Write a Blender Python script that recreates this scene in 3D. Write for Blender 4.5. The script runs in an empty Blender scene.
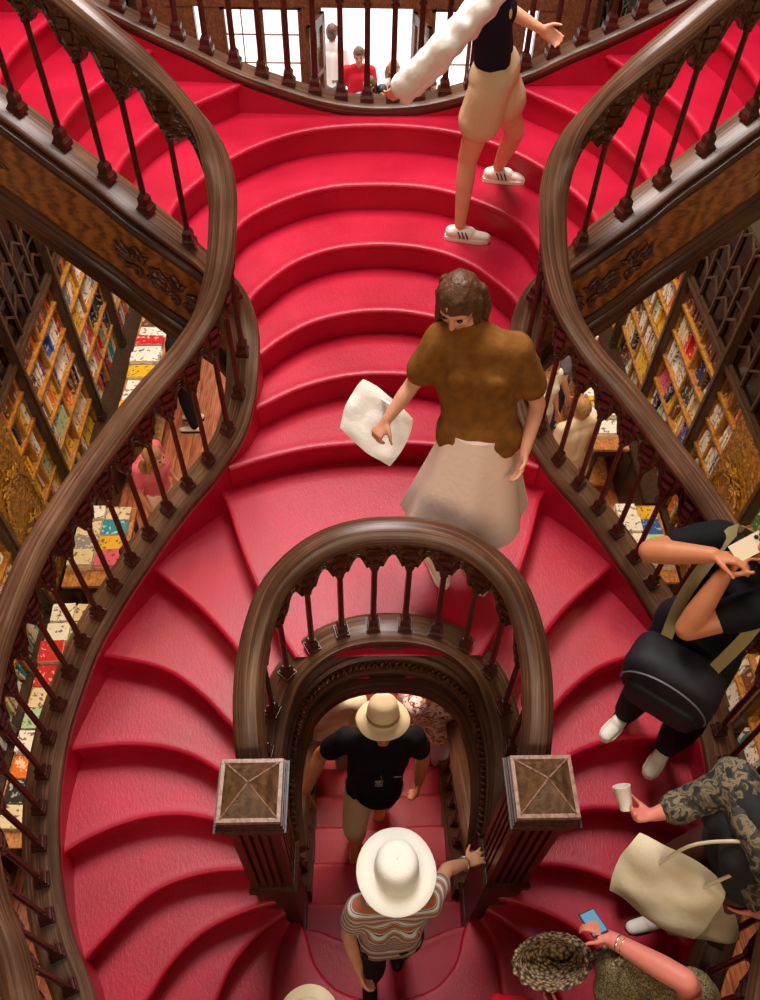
import bpy, bmesh, math, random
import numpy as np
from mathutils import Vector, Matrix, noise
R_ = 0.178                      # riser
CAM = Vector((-0.147, 0.0, 5.07))
FLOOR_Z = -1.958
PI = math.pi
rnd = random.Random(7)
sc = bpy.context.scene
COL = sc.collection
V3 = Vector

# ------------------------------------------------------------------ helpers
def link(name, me, mat=None, parent=None, loc=None):
    o = bpy.data.objects.new(name, me)
    COL.objects.link(o)
    if mat is not None and hasattr(me, 'materials') and len(me.materials) == 0:
        if isinstance(mat, (list, tuple)):
            for m_ in mat: me.materials.append(m_)
        else:
            me.materials.append(mat)
    if parent is not None: o.parent = parent
    if loc is not None: o.location = loc
    return o

def tag(o, label=None, cat=None, group=None, kind=None):
    if label: o['label'] = label
    if cat: o['category'] = cat
    if group: o['group'] = group
    if kind: o['kind'] = kind
    return o

def empty(name, loc=(0, 0, 0), rz=0.0):
    o = bpy.data.objects.new(name, None); COL.objects.link(o)
    o.location = loc; o.rotation_euler = (0, 0, rz); o.empty_display_size = .1
    return o

class MB:
    """collects verts/faces for one mesh"""
    def __init__(s): s.v = []; s.f = []; s.mi = []; s.cur = 0; s.uv = {}
    def add(s, vs, fs):
        b = len(s.v); s.v += [tuple(v) for v in vs]
        for f in fs: s.f.append(tuple(b + i for i in f)); s.mi.append(s.cur)
    def box(s, lo, hi, M=None):
        x0, y0, z0 = lo; x1, y1, z1 = hi
        vs = [V3(p) for p in ((x0,y0,z0),(x1,y0,z0),(x1,y1,z0),(x0,y1,z0),(x0,y0,z1),(x1,y0,z1),(x1,y1,z1),(x0,y1,z1))]
        if M is not None: vs = [M @ v for v in vs]
        s.add(vs, [(0,3,2,1),(4,5,6,7),(0,1,5,4),(1,2,6,5),(2,3,7,6),(3,0,4,7)])
    def cbox(s, c, d, M=None):
        s.box((c[0]-d[0]/2, c[1]-d[1]/2, c[2]-d[2]/2), (c[0]+d[0]/2, c[1]+d[1]/2, c[2]+d[2]/2), M)
    def frustum(s, c, d0, d1, z0, z1, M=None):
        a = [(-1,-1),(1,-1),(1,1),(-1,1)]
        vs = [V3((c[0]+i*d0/2, c[1]+j*d0/2, z0)) for i, j in a] + [V3((c[0]+i*d1/2, c[1]+j*d1/2, z1)) for i, j in a]
        if M is not None: vs = [M @ v for v in vs]
        s.add(vs, [(3,2,1,0),(4,5,6,7),(0,1,5,4),(1,2,6,5),(2,3,7,6),(3,0,4,7)])
    def lathe(s, prof, n=16, M=None, cap=True):
        """prof: list of (r,z)"""
        vs = []; fs = []
        for r, z in prof:
            for i in range(n):
                a = 2*PI*i/n; p = V3((r*math.cos(a), r*math.sin(a), z)); vs.append(M @ p if M is not None else p)
        for k in range(len(prof)-1):
            for i in range(n):
                j = (i+1) % n
                fs.append((k*n+i, k*n+j, (k+1)*n+j, (k+1)*n+i))
        if cap:
            fs.append(tuple(range(n-1, -1, -1))); fs.append(tuple((len(prof)-1)*n+i for i in range(n)))
        s.add(vs, fs)
    def tube(s, pts, rad, n=8, cap=True):
        pts = [V3(p) for p in pts]; m = len(pts)
        rads = rad if isinstance(rad, (list, tuple)) else [rad]*m
        up = V3((0.123, 0.217, 0.967)).normalized(); vs = []; fs = []
        for k, p in enumerate(pts):
            t = (pts[min(k+1, m-1)] - pts[max(k-1, 0)]).normalized()
            a = t.cross(up)
            if a.length < 1e-4: a = t.cross(V3((1, 0, 0)))
            a.normalize(); b = t.cross(a)
            for i in range(n):
                an = 2*PI*i/n; vs.append(p + a*math.cos(an)*rads[k] + b*math.sin(an)*rads[k])
        for k in range(m-1):
            for i in range(n):
                j = (i+1) % n; fs.append((k*n+i, k*n+j, (k+1)*n+j, (k+1)*n+i))
        if cap: fs.append(tuple(range(n-1, -1, -1))); fs.append(tuple((m-1)*n+i for i in range(n)))
        s.add(vs, fs)
    def sweep(s, path, prof, closed=True, nrm=None):
        """path: list of Vector; prof: list of (n, z) offsets; n is to the left of travel"""
        N = nrm or normals(path); m = len(prof); vs = []; fs = []; L = 0; b0 = len(s.v)
        for q, (p, n) in enumerate(zip(path, N)):
            if q: L += (p-path[q-1]).length
            W_ = 0
            for i_, (a, z) in enumerate(prof):
                if i_: W_ += math.hypot(a-prof[i_-1][0], z-prof[i_-1][1])
                s.uv[b0+len(vs)] = (L, W_); vs.append(p + n*a + V3((0, 0, z)))
        for k in range(len(path)-1):
            for i in range(m if closed else m-1):
                j = (i+1) % m; fs.append((k*m+i, k*m+j, (k+1)*m+j, (k+1)*m+i))
        if closed:
            fs.append(tuple(range(m-1, -1, -1))); fs.append(tuple((len(path)-1)*m+i for i in range(m)))
        s.add(vs, fs)
    def mesh(s, name, smooth=0, fix=True):
        me = bpy.data.meshes.new(name); me.from_pydata(s.v, [], s.f); me.update()
        me.polygons.foreach_set('material_index', s.mi)
        if s.uv:
            ul = me.uv_layers.new(name='UVMap')
            for lp in me.loops: ul.data[lp.index].uv = s.uv.get(lp.vertex_index, (0, 0))
        if fix:
            bm = bmesh.new(); bm.from_mesh(me); bmesh.ops.recalc_face_normals(bm, faces=bm.faces); bm.to_mesh(me); bm.free()
        if smooth:
            me.polygons.foreach_set('use_smooth', [True]*len(me.polygons))
            if smooth < 180: me.set_sharp_from_angle(angle=math.radians(smooth))
        me.update()
        return me
    def build(s, name, mat, parent=None, smooth=0, loc=None):
        return link(name, s.mesh(name, smooth), mat, parent, loc)

def normals(path):
    out = []
    for i in range(len(path)):
        t = path[min(i+1, len(path)-1)] - path[max(i-1, 0)]; t.z = 0
        t = t.normalized(); out.append(V3((-t.y, t.x, 0)))
    return out

def spline(ctrl, n=12):
    P = [V3(p) for p in ctrl]; P = [P[0]*2-P[1]] + P + [P[-1]*2-P[-2]]; out = []
    for i in range(1, len(P)-2):
        p0, p1, p2, p3 = P[i-1:i+3]
        # centripetal Catmull-Rom
        t0 = 0; t1 = t0+max((p1-p0).length, 1e-6)**.5; t2 = t1+max((p2-p1).length, 1e-6)**.5; t3 = t2+max((p3-p2).length, 1e-6)**.5
        for k in range(n):
            t = t1+(t2-t1)*k/n
            a1 = p0*((t1-t)/(t1-t0))+p1*((t-t0)/(t1-t0)); a2 = p1*((t2-t)/(t2-t1))+p2*((t-t1)/(t2-t1)); a3 = p2*((t3-t)/(t3-t2))+p3*((t-t2)/(t3-t2))
            b1 = a1*((t2-t)/(t2-t0))+a2*((t-t0)/(t2-t0)); b2 = a2*((t3-t)/(t3-t1))+a3*((t-t1)/(t3-t1))
            out.append(b1*((t2-t)/(t2-t1))+b2*((t-t1)/(t2-t1)))
    out.append(P[-2].copy()); return out

def resample(path, step=None, count=None):
    d = [0]
    for a, b in zip(path[:-1], path[1:]): d.append(d[-1]+(b-a).length)
    L = d[-1]; n = count or max(2, int(round(L/step))+1); out = []; k = 0
    for i in range(n):
        s = L*i/(n-1)
        while k < len(d)-2 and d[k+1] < s: k += 1
        t = (s-d[k])/max(d[k+1]-d[k], 1e-9); out.append(path[k].lerp(path[k+1], min(max(t, 0), 1)))
    return out

def mirror(path): return [V3((-p.x, p.y, p.z)) for p in path]

def subdiv_path_xy(path, f):   # smooth z of a path
    zs = [p.z for p in path]
    for _ in range(f): zs = [zs[0]]+[(zs[i-1]+zs[i]*2+zs[i+1])/4 for i in range(1, len(zs)-1)]+[zs[-1]]
    for p, z in zip(path, zs): p.z = z
    return path

# ------------------------------------------------------------------ materials
def new_mat(name):
    m = bpy.data.materials.new(name); m.use_nodes = True
    nt = m.node_tree; b = nt.nodes['Principled BSDF']
    return m, nt, b
def srgb(r, g, b):
    f = lambda c: (c/255/12.92 if c/255 <= .04045 else ((c/255+.055)/1.055)**2.4)
    return (f(r), f(g), f(b), 1)
def plain(name, rgb, rough=.6, spec=.4, metal=0.0, bump=0.0, bscale=60, var=0.0, vscale=8, coat=0.0, sheen=0.0):
    m, nt, b = new_mat(name); c = srgb(*rgb)
    b.inputs['Base Color'].default_value = c; b.inputs['Roughness'].default_value = rough
    b.inputs['Specular IOR Level'].default_value = spec; b.inputs['Metallic'].default_value = metal
    b.inputs['Coat Weight'].default_value = coat
    if sheen: b.inputs['Sheen Weight'].default_value = sheen
    tc = nt.nodes.new('ShaderNodeTexCoord')
    if bump:
        n = nt.nodes.new('ShaderNodeTexNoise'); n.inputs['Scale'].default_value = bscale; n.inputs['Detail'].default_value = 6
        bu = nt.nodes.new('ShaderNodeBump'); bu.inputs['Strength'].default_value = bump; bu.inputs['Distance'].default_value = .01
        nt.links.new(tc.outputs['Object'], n.inputs['Vector']); nt.links.new(n.outputs['Fac'], bu.inputs['Height']); nt.links.new(bu.outputs['Normal'], b.inputs['Normal'])
    if var:
        n = nt.nodes.new('ShaderNodeTexNoise'); n.inputs['Scale'].default_value = vscale; n.inputs['Detail'].default_value = 4
        r = nt.nodes.new('ShaderNodeValToRGB'); e = r.color_ramp.elements
        e[0].position = .3; e[1].position = .7
        e[0].color = tuple(x*(1-var) for x in c[:3])+(1,); e[1].color = tuple(min(1, x*(1+var)) for x in c[:3])+(1,)
        nt.links.new(tc.outputs['Object'], n.inputs['Vector']); nt.links.new(n.outputs['Fac'], r.inputs['Fac']); nt.links.new(r.outputs['Color'], b.inputs['Base Color'])
    return m
def wood(name, dark, light, scale=(3, 3, 3), rough=.38, grain=18, bump=.25, carve=0.0, spec=.5, dist=4.0, wavy=.10):
    m, nt, b = new_mat(name)
    tc = nt.nodes.new('ShaderNodeTexCoord'); mp = nt.nodes.new('ShaderNodeMapping'); mp.inputs['Scale'].default_value = scale
    w = nt.nodes.new('ShaderNodeTexNoise'); w.inputs['Scale'].default_value = grain; w.inputs['Detail'].default_value = 8; w.inputs['Distortion'].default_value = dist*.25
    wv = nt.nodes.new('ShaderNodeTexWave'); wv.inputs['Scale'].default_value = grain*.35; wv.inputs['Distortion'].default_value = dist; wv.inputs['Detail'].default_value = 3
    mx = nt.nodes.new('ShaderNodeMath'); mx.operation = 'MULTIPLY_ADD'; mx.inputs[1].default_value = wavy
    r = nt.nodes.new('ShaderNodeValToRGB'); e = r.color_ramp.elements
    e[0].position = .38; e[0].color = srgb(*dark); e[1].position = .85; e[1].color = srgb(*light)
    nt.links.new(tc.outputs['Object'], mp.inputs['Vector']); nt.links.new(mp.outputs['Vector'], w.inputs['Vector']); nt.links.new(mp.outputs['Vector'], wv.inputs['Vector'])
    nt.links.new(wv.outputs['Fac'], mx.inputs[0]); nt.links.new(w.outputs['Fac'], mx.inputs[2])
    nt.links.new(mx.outputs['Value'], r.inputs['Fac']); nt.links.new(r.outputs['Color'], b.inputs['Base Color'])
    bu = nt.nodes.new('ShaderNodeBump'); bu.inputs['Strength'].default_value = bump; bu.inputs['Distance'].default_value = .004
    nt.links.new(mx.outputs['Value'], bu.inputs['Height'])
    if carve:
        vo = nt.nodes.new('ShaderNodeTexVoronoi'); vo.inputs['Scale'].default_value = 34; vo.feature = 'SMOOTH_F1'
        no = nt.nodes.new('ShaderNodeTexNoise'); no.inputs['Scale'].default_value = 9; no.inputs['Distortion'].default_value = 2.5
        ad = nt.nodes.new('ShaderNodeMath'); ad.operation = 'ADD'
        nt.links.new(tc.outputs['Object'], vo.inputs['Vector']); nt.links.new(tc.outputs['Object'], no.inputs['Vector'])
        nt.links.new(vo.outputs['Distance'], ad.inputs[0]); nt.links.new(no.outputs['Fac'], ad.inputs[1])
        b2 = nt.nodes.new('ShaderNodeBump'); b2.inputs['Strength'].default_value = carve; b2.inputs['Distance'].default_value = .02
        nt.links.new(ad.outputs['Value'], b2.inputs['Height']); nt.links.new(bu.outputs['Normal'], b2.inputs['Normal']); nt.links.new(b2.outputs['Normal'], b.inputs['Normal'])
    else:
        nt.links.new(bu.outputs['Normal'], b.inputs['Normal'])
    b.inputs['Roughness'].default_value = rough; b.inputs['Specular IOR Level'].default_value = spec
    return m
def wood_uv(name, dark, mid, light, rough=.36, streak=90, along=1.6, joints=0.0):
    m, nt, b = new_mat(name)
    tc = nt.nodes.new('ShaderNodeTexCoord'); mp = nt.nodes.new('ShaderNodeMapping'); mp.inputs['Scale'].default_value = (along, streak, 1)
    n1 = nt.nodes.new('ShaderNodeTexNoise'); n1.inputs['Scale'].default_value = 1.0; n1.inputs['Detail'].default_value = 7; n1.inputs['Roughness'].default_value = .65; n1.inputs['Distortion'].default_value = .6
    n2 = nt.nodes.new('ShaderNodeTexNoise'); n2.inputs['Scale'].default_value = 3.0; n2.inputs['Detail'].default_value = 3
    ad = nt.nodes.new('ShaderNodeMath'); ad.operation = 'MULTIPLY_ADD'; ad.inputs[1].default_value = .45
    r = nt.nodes.new('ShaderNodeValToRGB'); e = r.color_ramp.elements; e[0].position = .46; e[0].color = srgb(*dark); e[1].position = .98; e[1].color = srgb(*light)
    x = r.color_ramp.elements.new(.70); x.color = srgb(*mid)
    nt.links.new(tc.outputs['UV'], mp.inputs['Vector']); nt.links.new(mp.outputs['Vector'], n1.inputs['Vector']); nt.links.new(tc.outputs['Object'], n2.inputs['Vector'])
    nt.links.new(n2.outputs['Fac'], ad.inputs[0]); nt.links.new(n1.outputs['Fac'], ad.inputs[2]); nt.links.new(ad.outputs['Value'], r.inputs['Fac'])
    nt.links.new(r.outputs['Color'], b.inputs['Base Color'])
    bu = nt.nodes.new('ShaderNodeBump'); bu.inputs['Strength'].default_value = .25; bu.inputs['Distance'].default_value = .003
    nt.links.new(n1.outputs['Fac'], bu.inputs['Height']); nt.links.new(bu.outputs['Normal'], b.inputs['Normal'])
    b.inputs['Roughness'].default_value = rough; b.inputs['Specular IOR Level'].default_value = .45
    return m
def emis(name, rgb, strength):
    m, nt, b = new_mat(name); c = srgb(*rgb)
    b.inputs['Base Color'].default_value = c; b.inputs['Emission Color'].default_value = c; b.inputs['Emission Strength'].default_value = strength
    return m
def carpet_mat():
    m, nt, b = new_mat('red_carpet')
    tc = nt.nodes.new('ShaderNodeTexCoord')
    n1 = nt.nodes.new('ShaderNodeTexNoise'); n1.inputs['Scale'].default_value = 2.6; n1.inputs['Detail'].default_value = 5
    r = nt.nodes.new('ShaderNodeValToRGB'); e = r.color_ramp.elements
    e[0].position = .3; e[0].color = srgb(170, 8, 40); e[1].position = .72; e[1].color = srgb(196, 16, 54)
    n2 = nt.nodes.new('ShaderNodeTexNoise'); n2.inputs['Scale'].default_value = 55; n2.inputs['Detail'].default_value = 8; n2.inputs['Roughness'].default_value = .7
    mp = nt.nodes.new('ShaderNodeMapping'); mp.inputs['Scale'].default_value = (1.6, .7, 1); mp.inputs['Rotation'].default_value = (0, 0, .5)
    bu = nt.nodes.new('ShaderNodeBump'); bu.inputs['Strength'].default_value = .32; bu.inputs['Distance'].default_value = .008
    rr = nt.nodes.new('ShaderNodeMapRange'); rr.inputs['To Min'].default_value = .31; rr.inputs['To Max'].default_value = .47
    nt.links.new(tc.outputs['Object'], n1.inputs['Vector']); nt.links.new(tc.outputs['Object'], mp.inputs['Vector']); nt.links.new(mp.outputs['Vector'], n2.inputs['Vector'])
    nt.links.new(n1.outputs['Fac'], r.inputs['Fac']); nt.links.new(r.outputs['Color'], b.inputs['Base Color'])
    nt.links.new(n2.outputs['Fac'], bu.inputs['Height']); nt.links.new(bu.outputs['Normal'], b.inputs['Normal'])
    nt.links.new(n1.outputs['Fac'], rr.inputs['Value']); nt.links.new(rr.outputs['Result'], b.inputs['Roughness'])
    b.inputs['Specular IOR Level'].default_value = .5
    return m
CARPET = carpet_mat()
RAIL = wood_uv('handrail_oak', (46, 26, 17), (86, 54, 37), (146, 106, 80))
BOARD = wood_uv('string_board_oak', (36, 18, 12), (66, 38, 25), (104, 66, 46), streak=60)
OAK = wood('dark_oak', (48, 24, 14), (104, 60, 36), rough=.35, grain=14)
CARVED = wood('carved_oak', (50, 26, 15), (112, 64, 38), rough=.4, grain=14, carve=.75)
PANEL = wood('figured_oak_panel', (92, 50, 24), (160, 100, 50), rough=.34, grain=5, dist=9, scale=(2, 2, 5), wavy=.3)
SPINDLE = wood('spindle_oak', (48, 18, 12), (96, 46, 30), rough=.3, grain=14)
# ------------------------------------------------------------------ camera
f_px = 800.0
def cam_axes():
    d = np.array([360-380, -(1136-500), -f_px], float); d /= np.linalg.norm(d); up = -d
    fz = np.array([0, 0, -1.0]); F = fz-up*fz.dot(up); F /= np.linalg.norm(F); Rr = np.cross(F, up)
    yaw = -0.045; F2 = F*math.cos(yaw)+Rr*math.sin(yaw); R2 = np.cross(F2, up)
    return np.array([R2, F2, up])
Mx = cam_axes()
cd = bpy.data.cameras.new('camera'); cam = bpy.data.objects.new('camera', cd); COL.objects.link(cam)
cd.sensor_fit = 'VERTICAL'; cd.sensor_height = 36; cd.lens = 36*f_px/1000; cd.clip_start = .02; cd.clip_end = 200
m4 = Matrix([list(Mx[i])+[CAM[i]] for i in range(3)]+[[0, 0, 0, 1]]); cam.matrix_world = m4
sc.camera = cam

# ------------------------------------------------------------------ staircase
NOSE = {  # plan points of each carpeted nosing, left half; number = step above the half landing
 1: [(-.60,-.4),(-.61,.2),(-.61,.59),(-.61,.7),(-.59,.82),(-.53,.93)],
 2: [(-1.08,0.0),(-.96,.3),(-.87,.55),(-.82,.68),(-.74,.79),(-.64,.88),(-.54,.94)],
 3: [(-1.36,.30),(-1.18,.53),(-1.09,.68),(-.95,.82),(-.76,.91),(-.58,.96)],
 4: [(-1.50,.63),(-1.37,.79),(-1.19,.97),(-.95,1.06),(-.62,1.08)],
 5: [(-1.66,1.08),(-1.52,1.18),(-1.27,1.28),(-1.05,1.30),(-.84,1.26),(-.60,1.18)],
 6: [(-1.68,1.57),(-1.34,1.60),(-1.14,1.58),(-.98,1.53),(-.84,1.45),(-.60,1.30)],
 7: [(-1.56,2.03),(-1.16,1.93),(-.95,1.79),(-.80,1.64),(-.60,1.44)],
 8: [(-1.29,2.47),(-.98,2.20),(-.77,1.96),(-.58,1.68)],
 9: [(-.93,2.86),(-.87,2.77),(-.77,2.49),(-.67,2.24),(-.55,1.98),(-.44,1.80)],
 10: [(-.84,2.84),(-.62,2.93),(-.37,3.0),(0,3.03)],
 11: [(-.76,3.08),(-.66,3.15),(-.49,3.27),(-.31,3.35),(-.15,3.39),(0,3.4)],
 12: [(-.74,3.27),(-.66,3.38),(-.55,3.51),(-.39,3.64),(-.18,3.72),(0,3.74)],
 13: [(-.78,3.42),(-.72,3.64),(-.63,3.79),(-.5,3.95),(-.29,4.08),(0,4.13)],
 14: [(-.88,3.47),(-.87,3.8),(-.81,4.04),(-.72,4.17),(-.5,4.35),(-.29,4.45),(0,4.48)],
 15: [(-1.06,3.49),(-1.14,3.78),(-1.12,3.98),(-1.03,4.19),(-.89,4.42),(-.7,4.62),(-.5,4.75),(-.29,4.82),(0,4.85)],
 16: [(-1.26,3.56),(-1.38,3.8),(-1.40,4.0),(-1.29,4.40),(-1.09,4.71),(-.89,4.92),(-.80,5.03)],
 17: [(-1.5,3.66),(-1.64,3.95),(-1.66,4.14),(-1.60,4.45),(-1.47,4.75),(-1.34,5.0),(-1.30,5.06)],
 18: [(-1.78,3.76),(-1.93,4.1),(-1.96,4.4),(-1.93,4.7),(-1.84,5.06)],
 19: [(-2.06,3.84),(-2.2,4.2),(-2.2,4.7),(-2.15,5.06)],
}
def curve2(pts, n):
    return resample(spline([(x, y, 0) for x, y in pts], 8), count=n)
stairs = empty('staircase', (0, 0, FLOOR_Z))
tag(stairs, 'forked curving staircase covered in glossy red carpet, filling the middle of the hall', 'staircase')
def step(front, back, z, drop, name='carpeted_step', overlap=.03, thick=None):
    """front/back: equal-length plan polylines; top at z, riser drop below"""
    n = len(front); rows = []
    nrm = []
    for i in range(n):
        a = front[max(i-1, 0)]; b = front[min(i+1, n-1)]; t = (b-a).normalized(); q = V3((-t.y, t.x, 0))
        if q.dot(back[i]-front[i]) < 0 and (back[i]-front[i]).length > 1e-3 and i not in (0, n-1): q = -q
        nrm.append(q)
    s = sum(1 if nrm[i].dot(back[i]-front[i]) >= 0 else -1 for i in range(n))
    mid = n//2; q0 = nrm[mid]
    for i in range(n):                                       # consistent side
        if nrm[i].dot(q0) < -.2: nrm[i] = -nrm[i]
    rr = .017
    prof = [(.012, -drop-.01), (.012, -.045), (.0, -.040), (-.006, -.030), (-.012+.0, -rr-.006), (-.010, -.008), (-.002, -.001), (.012, 0.002), (.03, 0.0)]
    vs = []; fs = []
    for d, dz in prof: vs += [front[i]+nrm[i]*d+V3((0, 0, z+dz)) for i in range(n)]
    m = 8
    for k in range(1, m+1):
        t = k/m
        for i in range(n):
            a = front[i]+nrm[i]*.03; b = back[i]+nrm[i]*overlap
            vs.append(a.lerp(b, t)+V3((0, 0, z)))
    R = len(prof)+m
    th = thick or (drop+.09)
    # underside
    for k in (m, 0):
        for i in range(n):
            b = back[i]+nrm[i]*overlap if k == m else front[i]+nrm[i]*.012
            vs.append(b+V3((0, 0, z-(th if k else drop+.01)-(0 if k else .05))))
    R += 2
    for k in range(R-1):
        for i in range(n-1): fs.append((k*n+i, k*n+i+1, (k+1)*n+i+1, (k+1)*n+i))
    for i in range(n-1): fs.append(((R-1)*n+i, (R-1)*n+i+1, i+1, i))
    fs.append(tuple(k*n for k in range(R))); fs.append(tuple(k*n+n-1 for k in range(R)))
    mb = MB(); mb.add(vs, fs)
    o = mb.build(name, CARPET, stairs, smooth=50, loc=(0, 0, -FLOOR_Z))
    return o
def full(k, n=41):
    pts = NOSE[k]; L = [(x, y) for x, y in pts]
    Rr = [(-x, y) for x, y in pts if abs(x) > 1e-6][::-1]
    return curve2(L+Rr, n)
# side flights: steps 1..8 each side
for sgn in (1, -1):
    for k in range(1, 9):
        n = 25
        a = curve2(NOSE[k], n); b = curve2(NOSE[k+1], n)
        if sgn < 0: a = mirror(a); b = mirror(b)
        step(a, b, k*R_, R_)
# platform (9)
def platform():
    n = 21; L = curve2(NOSE[9], n); Rr = mirror(L)
    back = full(10, 41); z = 9*R_
    vs = []; fs = []
    rows = 14
    for i, (a, b) in enumerate(zip(L, Rr)):
        for j in range(rows+1): vs.append(a.lerp(b, j/rows)+V3((0, 0, z)))
    for i in range(n-1):
        for j in range(rows): fs.append((i*(rows+1)+j, i*(rows+1)+j+1, (i+1)*(rows+1)+j+1, (i+1)*(rows+1)+j))
    mb = MB(); mb.add(vs, fs)
    # back strip to the next riser
    top = [L[0].lerp(Rr[0], j/40)+V3((0, 0, z)) for j in range(41)]; bk = [p+V3((0, .05, z)) for p in back]
    mb.add(top+bk, [(j, j+1, 42+j, 41+j) for j in range(40)])
    # noses and risers on both sides
    for P, s in ((L, 1), (Rr, -1)):
        rows_ = []
        for d, dz in [(.03, 0), (.012, .002), (-.002, -.001), (-.010, -.008), (-.012, -.023), (-.006, -.030), (0, -.040), (.012, -.045), (.012, -R_-.06)]:
            row = []
            for i in range(n):
                t = (P[min(i+1, n-1)]-P[max(i-1, 0)]).normalized(); q = V3((-t.y, t.x, 0))*1
                if s*q.x < 0: q = -q
                row.append(P[i]+q*d+V3((0, 0, z+dz)))
            rows_.append(row)
        vs = [v for r in rows_ for v in r]
        mb.add(vs, [(k*n+i, k*n+i+1, (k+1)*n+i+1, (k+1)*n+i) for k in range(len(rows_)-1) for i in range(n-1)])
    # underside
    und = [v-V3((0, 0, .26)) for v in mb.v[:0]]
    mb.add([L[0]+V3((0, 0, z-.24)), Rr[0]+V3((0, 0, z-.24)), Rr[-1]+V3((0, 0, z-.24)), L[-1]+V3((0, 0, z-.24))], [(0, 1, 2, 3)])
    mb.build('carpeted_platform', CARPET, stairs, smooth=50, loc=(0, 0, -FLOOR_Z))
platform()
for k in range(10, 15):
    step(full(k), full(k+1), k*R_, R_)
# upper landing 15 : arc nose to the far balustrade and both winders
def landing15():
    f = full(15, 61); z = 15*R_
    n = 61; back = []
    b16 = curve2(NOSE[16], 22)
    L = b16[::1]; Rr = mirror(b16)[::-1]
    mid = [L[-1].lerp(Rr[0], j/18) for j in range(1, 18)]
    back = resample(L+mid+Rr, count=n)
    step(f, back, z, R_, overlap=.02)
landing15()
for sgn in (1, -1):
    for k in range(16, 19):
        a = curve2(NOSE[k], 25); b = curve2(NOSE[k+1], 25)
        if sgn < 0: a = mirror(a); b = mirror(b)
        step(a, b, k*R_, R_)
    a = curve2(NOSE[19], 25); b = [p+V3((-.5, 0, 0)) for p in a]
    if sgn < 0: a = mirror(a); b = mirror(b)
    step(a, b, 19*R_, R_)
# half landing at level 0 with curved front edge above the lower flight
def half_landing():
    edge = curve2([(-.50,.96),(-.46,.9),(-.40,.74),(-.28,.62),(-.10,.565),(.10,.565),(.28,.62),(.40,.74),(.46,.9),(.50,.96)], 41)
    outer = curve2([(-.60,.97),(-.62,.5),(-.62,.0),(-.60,-.42),(.60,-.42),(.62,.0),(.62,.5),(.60,.97)], 41)
    vs = []; fs = []; n = 41
    rows = [(0, -.2), (0, -.04), (.012, -.032), (.014, -.015), (.004, -.002), (-.012, 0)]
    for d, dz in rows:
        for i in range(n):
            t = (edge[min(i+1, n-1)]-edge[max(i-1, 0)]).normalized(); q = V3((-t.y, t.x, 0))
            if q.dot(V3((0, .9, 0))-edge[i]) < 0: q = -q
            vs.append(edge[i]+q*d+V3((0, 0, dz)))
    for i in range(n): vs.append(outer[i]+V3((0, 0, 0)))
    R = len(rows)+1
    for k in range(R-1):
        for i in range(n-1): fs.append((k*n+i, k*n+i+1, (k+1)*n+i+1, (k+1)*n+i))
    mb = MB(); mb.add(vs, fs)
    mb.box((-1.05, -.45, -.3), (1.05, .55, -.02))
    mb.build('carpeted_landing', CARPET, stairs, smooth=50, loc=(0, 0, -FLOOR_Z))
half_landing()
# lower flight, coming up towards the landing
def lower_flight():
    n = 21
    ys = [.0, .9, 1.12, 1.40, 1.68, 1.95, 2.22, 2.49, 2.76, 3.03, 3.30]
    def nose(k):
        if k == 1: return curve2([(-.52,.95),(-.40,.94),(-.2,.875),(0,.86),(.2,.875),(.40,.94),(.52,.95)], n)
        w = .52+max(0, k-7)*.05
        return curve2([(-w, ys[k]+max(0, k-7)*.03),(-w*.5, ys[k]),(0, ys[k]-.004*k),(w*.5, ys[k]),(w, ys[k]+max(0, k-7)*.03)], n)
    for k in range(1, 11):
        a = nose(k)
        if k == 1: b = curve2([(-.50,.96),(-.46,.9),(-.40,.74),(-.28,.62),(0,.56),(.28,.62),(.40,.74),(.46,.9),(.50,.96)], n)
        else: b = nose(k-1)
        step(a, b, -k*R_, R_, overlap=.02)
lower_flight()

# ------------------------------------------------------------------ balustrades
FEET = [(-.60,-.42,.50),(-1.02,-.22,.56),(-1.27,.12,.67),(-1.46,.55,.80),(-1.54,.69,.85),(-1.60,.83,.91),(-1.645,.99,.965),(-1.675,1.14,1.02),(-1.69,1.29,1.08),(-1.69,1.45,1.14),
 (-1.675,1.62,1.20),(-1.64,1.77,1.26),(-1.60,1.91,1.315),(-1.55,2.05,1.37),(-1.48,2.19,1.42),(-1.40,2.33,1.475),(-1.31,2.47,1.53),(-1.22,2.60,1.59),
 (-1.11,2.73,1.665),(-.97,2.86,1.76),(-.84,2.98,1.91),(-.78,3.11,2.04),(-.755,3.25,2.19),(-.75,3.33,2.30),(-.77,3.395,2.42),(-.81,3.43,2.53),(-.88,3.445,2.64),
 (-.99,3.45,2.78),(-1.14,3.49,2.90),(-1.31,3.57,3.01),(-1.50,3.63,3.15),(-1.70,3.70,3.29),(-1.95,3.78,3.45),(-2.25,3.80,3.62)]
S_PATH = resample(spline(FEET, 8), step=.03)
S_PATH = subdiv_path_xy(S_PATH, 6)
RAIL_H = .80
RPROF = [(.036,-.040),(.056,-.026),(.066,-.002),(.063,.012),(.036,.040),(.032,.043),(-.032,.043),(-.036,.040),(-.063,.012),(-.066,-.002),(-.056,-.026),(-.036,-.040)]
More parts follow.
